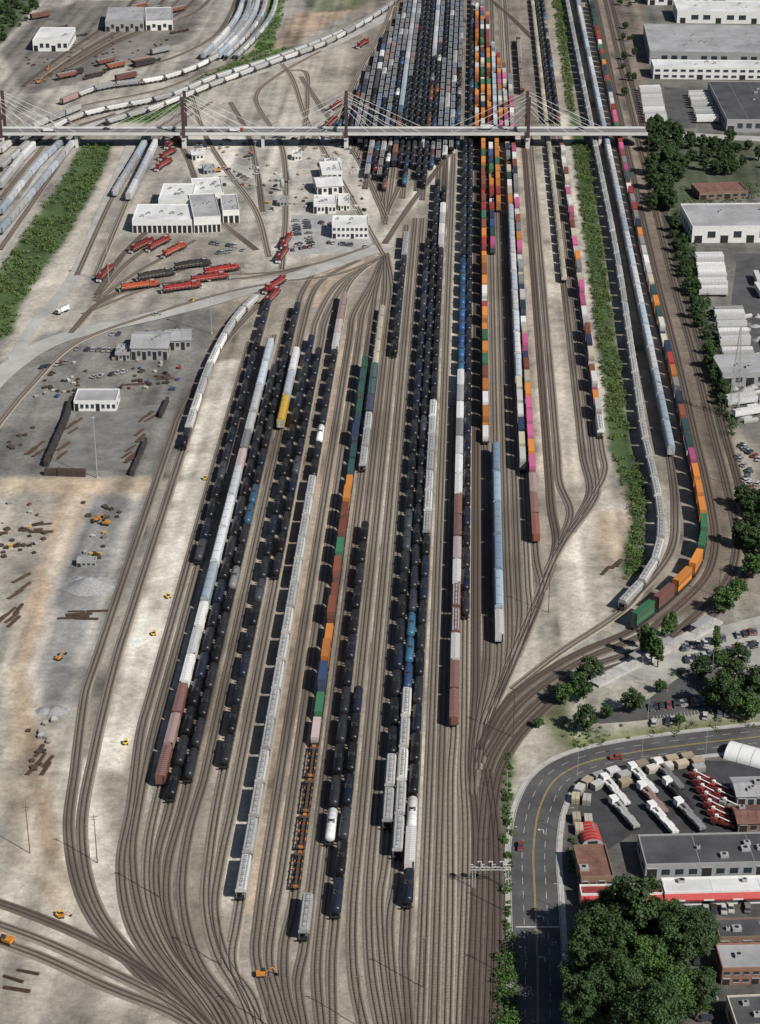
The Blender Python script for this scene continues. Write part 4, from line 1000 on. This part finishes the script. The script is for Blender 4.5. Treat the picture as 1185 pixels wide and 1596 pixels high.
def gantry(u,v,w):
    x,y=G(u,v); b=MB()
    for xx in(-w/2,w/2):
        for dx in(-.4,.4): b.rod((xx+dx,0,0),(xx+dx,0,8),.1,0,5)
        for k in range(8): b.rod((xx-.4,0,k),(xx+.4,0,k+1),.05,0,4)
    for z in(7,8):
        for yy in(-.6,.6): b.rod((-w/2-1,yy,z),(w/2+1,yy,z),.11,0,5)
    n=int(w/1.2)
    for i in range(n):
        for yy in(-.6,.6): b.rod((-w/2+i*1.2,yy,7),(-w/2+(i+1)*1.2,yy,8),.06,0,4)
        b.box(-w/2+i*1.2,0,8.1,.1,1.3,.05,0)
    for xx in(-w/3,0,w/3): b.box(xx,-.7,8.2,.5,.25,1.6,1); b.rings('y',[(-.1,.15),(.1,.15)],8,2,(xx,-.85,9.3)); b.box(xx,.1,8.2,1.2,.8,1.1,0)
    obj('signal_gantry',b.mesh('signal_gantry',[simple('gantry_grey',(.5,.5,.49),.5),M_dark,M_red]),(x,y,0))
gantry(764,1385,9.5)
x,y=G(1143,650); b=MB()
for k in range(14):
    w0,w1=2.2-k*.14,2.2-(k+1)*.14
    for a in range(4):
        p=[(1,1),(1,-1),(-1,-1),(-1,1)]; q,r_=p[a],p[(a+1)%4]
        b.rod((q[0]*w0,q[1]*w0,k*3),(q[0]*w1,q[1]*w1,k*3+3),.12,0,4); b.rod((q[0]*w0,q[1]*w0,k*3),(r_[0]*w1,r_[1]*w1,k*3+3),.07,0,4); b.rod((q[0]*w1,q[1]*w1,k*3+3),(r_[0]*w1,r_[1]*w1,k*3+3),.07,0,4)
obj('lattice_tower',b.mesh('lattice_tower',[M_grey]),(x,y,0))
pl=PT([(925,1068),(1000,1030),(1060,1002),(1118,968)],0)
ribbon('station_platform',pl,5,M_conc,.9)
c=catmull(pl,3); b=MB(); A1=offs(c,2.5);A2=offs(c,-2.5)
for i in range(len(c)-1):
    for L_ in(A1,A2): b.add([(*L_[i],0),(*L_[i+1],0),(*L_[i+1],.89),(*L_[i],.89)],[(0,1,2,3)],0)
obj('platform_edge_wall',b.mesh('platform_edge_wall',[M_conc]))
for t in(.02,.42,.55,.9):
    i=int(t*(len(c)-2)); p,q=c[i],c[i+1]; b=MB(); b.box(0,0,2.7,10,3.2,.2,0)
    for x in(-4.5,0,4.5):
        for yy in(-1.3,1.3): b.rod((x,yy,0),(x,yy,2.7),.1,1,5)
    obj('platform_canopy',b.mesh('platform_canopy',[M_roofg,M_grey]),(p[0],p[1],.9),math.atan2(q[1]-p[1],q[0]-p[0]))

# ---------------------------------------------------------------- vegetation
def leafcloud(cent,rad,per,size,flat=.8,seed=1):
    r=np.random.default_rng(seed); cent=np.asarray(cent); rad=np.asarray(rad); n=len(cent)
    c=np.repeat(cent,per,0); rr=np.repeat(rad,per)
    d=r.normal(size=(n*per,3)); d/=np.linalg.norm(d,axis=1)[:,None]; q=r.random(n*per)**.45
    p=c+d*(rr*q)[:,None]*np.array([1,1,flat]); p[:,2]=np.maximum(p[:,2],.1)
    nn=d+r.normal(size=d.shape)*.55+np.array([0,0,.35]); nn/=np.linalg.norm(nn,axis=1)[:,None]
    t=np.cross(nn,r.normal(size=d.shape)); t/=np.linalg.norm(t,axis=1)[:,None]; bt=np.cross(nn,t)
    s=(size*r.uniform(.6,1.3,n*per))[:,None]
    v=np.stack([p-t*s-bt*s*.2,p+bt*s*.7,p+t*s+bt*s*.1,p-bt*s*.7],1).reshape(-1,3)
    return v
def addquads(b,v,m):
    o=len(b.v); b.v+=list(map(tuple,v)); n=len(v)//4
    b.f+=[[o+4*i,o+4*i+1,o+4*i+2,o+4*i+3] for i in range(n)]; b.m+=[m]*n; b.s+=[False]*n
def mk_tree(h,w,nc,per,size,leaf,seed,col=False,clump=1.0):
    r=np.random.default_rng(seed); b=MB(); th=h*.35
    b.rod((0,0,-.1),(0,0,th),w*.035+.12,0,8,w*.025+.08); b.rod((0,0,th),(.2,.1,h*.8),w*.025+.08,0,6,.05)
    cent=[];rad=[]
    for i in range(nc):
        d=r.normal(size=3); d/=np.linalg.norm(d); q=r.random()**.33*.9; zc=h*.56
        wz=(h*.42)
        px=np.array([d[0]*w*.5*q,d[1]*w*.5*q,zc+d[2]*wz*q])
        if col: px[:2]*=1-.5*max(0,(px[2]-h*.4)/(h*.6))
        cent.append(px); rad.append((w*r.uniform(.07,.15)+.25)*clump)
        if i%4==0: b.rod((0,0,min(px[2]*.6,h*.7)),tuple(px),w*.012+.04,0,4,.03)
    addquads(b,leafcloud(cent,rad,per,size,seed=seed),1)
    return b.mesh('tree_mesh',[M_bark,leaf])
TR=[mk_tree(9,8,45,70,.34,M_leaf,11),mk_tree(11,9,50,70,.36,M_leafd,12),mk_tree(7,6.5,36,60,.32,M_leaf,13)]
TRD=[mk_tree(14,9,60,60,.42,M_leafd,14),mk_tree(12,10,60,60,.42,M_leafd,15)]
POP=mk_tree(14,5,60,60,.32,M_leaf,16,True)
BIG=[mk_tree(23,18,130,140,.34,M_leafd,21,clump=.9),mk_tree(20,15,100,130,.34,M_leaf,22,clump=.9),mk_tree(25,13,100,130,.34,M_leafd,23,clump=.9)]
def tree(me,u,v,s=1,nm='deciduous_tree'):
    x,y=G(u,v); o=obj(nm,me,(x,y,0),random.uniform(0,6.28)); o.scale=(s,s,s*random.uniform(.9,1.1))
for u,v,s,k in [(930,1530,1.0,0),(982,1490,1.2,2),(1058,1515,1.05,0),(950,1600,1.0,0),(1035,1600,1.0,1),(902,1560,.9,2),(900,1620,.9,2),(1010,1660,1.1,0),(1085,1590,.8,2),(928,1475,.8,1),(1030,1475,.85,1),(1085,1490,.65,0),(990,1560,1.05,1),(960,1455,.7,0)]: tree(BIG[k],u,v,s)
for u,v,s in [(880,1098,1.15),(902,1092,1.0),(918,1068,1.0),(912,1140,.9),(985,1110,.9),(1030,1080,.7),(1125,1110,1.3),(1140,1085,1.2),(1165,1120,1.2),(1105,1100,1.1),(1092,1060,.8),(1125,955,1.1),(1140,945,1.2),(1150,930,1.1),(1172,900,1.2),(1178,1090,1.2),(840,1135,.6),(1150,1040,.9),(1120,1040,.8),(945,1120,.5),(1060,1130,.6)]: tree(random.choice(TR),u,v,s)
for u,v,s in [(1005,1028,1),(1015,1035,1.0),(1025,1040,.9),(1036,1000,.8),(1046,995,.8),(1000,1010,.7),(1115,1020,.8)]: tree(POP,u,v,s,'poplar_tree')
for i in range(42): tree(random.choice(TRD),random.uniform(1012,1058)+0,random.uniform(208,330),random.uniform(.7,1.1))
for i in range(38): tree(random.choice(TRD),random.uniform(1065,1200),random.uniform(222,275),random.uniform(.45,.8))
for i in range(60):
    t=random.random(); tree(random.choice(TRD+TR),1045+t*85+random.uniform(-8,8),345+t*290,random.uniform(.4,.7))
for i in range(26): tree(random.choice(TRD),random.uniform(1150,1200),random.uniform(780,880),random.uniform(.4,.9))
for i in range(10): tree(random.choice(TRD),random.uniform(965,1000),random.uniform(40,150),random.uniform(.3,.6))
for i in range(14): tree(random.choice(TR),random.uniform(960,1010),random.uniform(-10,10),random.uniform(.4,.7))
for i in range(90):
    u,v=random.uniform(-60,60),random.uniform(-20,70)
    if u+v<75: tree(random.choice(TR),u,v,random.uniform(.5,.9))
def shrubs(name,poly,dens,rmin,rmax,mat,seed,per=34,size=.34,thr=.45):
    w=np.array([G(*p) for p in poly]); x0,y0=w.min(0);x1,y1=w.max(0); r=np.random.default_rng(seed)
    n=int((x1-x0)*(y1-y0)/dens); X=r.uniform(x0,x1,n);Y=r.uniform(y0,y1,n); U,V=PJ(X,Y,0); k=inpoly(poly,U,V)&((lattice(X,Y,7,seed)+r.random(n)*.5)>thr)
    X,Y=X[k],Y[k]; R=r.uniform(rmin,rmax,len(X))*(.4+1.2*lattice(X,Y,11,seed+1)); cent=np.stack([X,Y,R*.5],1)
    b=MB(); addquads(b,leafcloud(cent,R,per,size,.8,seed),0); obj(name,b.mesh(name,[mat]))
shrubs('shrub_strip',[(893,222),(918,222),(940,390),(965,560),(985,680),(1008,780),(998,890),(985,905),(978,870),(985,800),(950,700),(935,560),(912,390)],4,.8,2.2,M_leafg,31,34,.34,.6)
shrubs('shrub_strip',[(858,-20),(874,-20),(896,175),(885,175)],5,.8,2.0,M_leafg,32,26,.45)
shrubs('shrub_bank',[(130,228),(176,224),(165,260),(110,360),(75,410),(35,470),(20,520),(-40,540),(-40,460),(0,420),(70,320)],7,.8,2.4,M_leafg,33,24,.5,.65)
shrubs('shrub_bank',[(432,-20),(455,-20),(425,78),(450,75),(400,100),(350,125),(240,190),(195,190),(330,112),(395,80)],8,.8,2.0,M_leafg,34,22,.5,.6)
shrubs('hedge_strip',[(783,1180),(798,1175),(797,1400),(803,1600),(785,1600)],2.5,.6,1.5,M_leaf,35)
shrubs('hedge_strip',[(890,1290),(900,1290),(900,1370),(888,1370)],2,.6,1.2,M_leaf,36)
shrubs('tree_mass',[(772,1480),(802,1480),(812,1620),(776,1620)],2.5,1.2,2.8,M_leaf,37)
shrubs('shrub_bank',[(1050,330),(1070,330),(1150,640),(1140,690),(1120,640)],5,1,2.2,M_leafd,38,26,.45)
shrubs('weeds',[(985,700),(1010,790),(1000,900),(975,905),(985,800)],3,.5,1.1,M_leafg,39,24,.3)
shrubs('planting_island',[(860,1120),(900,1105),(935,1130),(1100,1120),(1180,1118),(1180,1135),(960,1160),(890,1170)],7,.4,1.3,M_leafg,40,22,.3,.8)
shrubs('planting_island',[(1040,1050),(1100,1035),(1180,1030),(1180,1045),(1110,1040),(1050,1062)],5,.5,1.6,M_leaf,41,26,.3,.6)
shrubs('weeds',[(1060,290),(1185,285),(1185,312),(1070,330)],8,.4,1.2,M_leafg,42,16,.4,.6)

# ---------------------------------------------------------------- light, sky, camera
wd=bpy.data.worlds.new('World'); scene.world=wd; wd.use_nodes=True; nt=wd.node_tree
sk=nt.nodes.new('ShaderNodeTexSky'); sk.sky_type='NISHITA'; sk.sun_disc=False
sv=Vector((.85,-.72,1.0)).normalized()
sk.sun_elevation=math.asin(sv.z); sk.sun_rotation=math.atan2(sv.x,sv.y)
nt.links.new(sk.outputs[0],nt.nodes['Background'].inputs[0]); nt.nodes['Background'].inputs[1].default_value=.05
sl=bpy.data.lights.new('sun','SUN'); sl.energy=5.0; sl.angle=math.radians(.5); sl.color=(1,.965,.91)
so=bpy.data.objects.new('sun',sl); so.rotation_euler=(-sv).to_track_quat('-Z','Y').to_euler(); so.location=(0,0,400); link(so)
cam=bpy.data.cameras.new('camera'); co=bpy.data.objects.new('camera',cam); co.location=(0,0,H); co.rotation_euler=(math.pi/2-D,0,0)
cam.sensor_fit='VERTICAL'; cam.sensor_height=24; cam.lens=24*F/1596; cam.clip_start=1; cam.clip_end=20000; link(co); scene.camera=co
scene.view_settings.view_transform='Standard'; scene.view_settings.look='None'; scene.view_settings.exposure=0
print('objects',len(bpy.data.objects),'tracks',ntr)
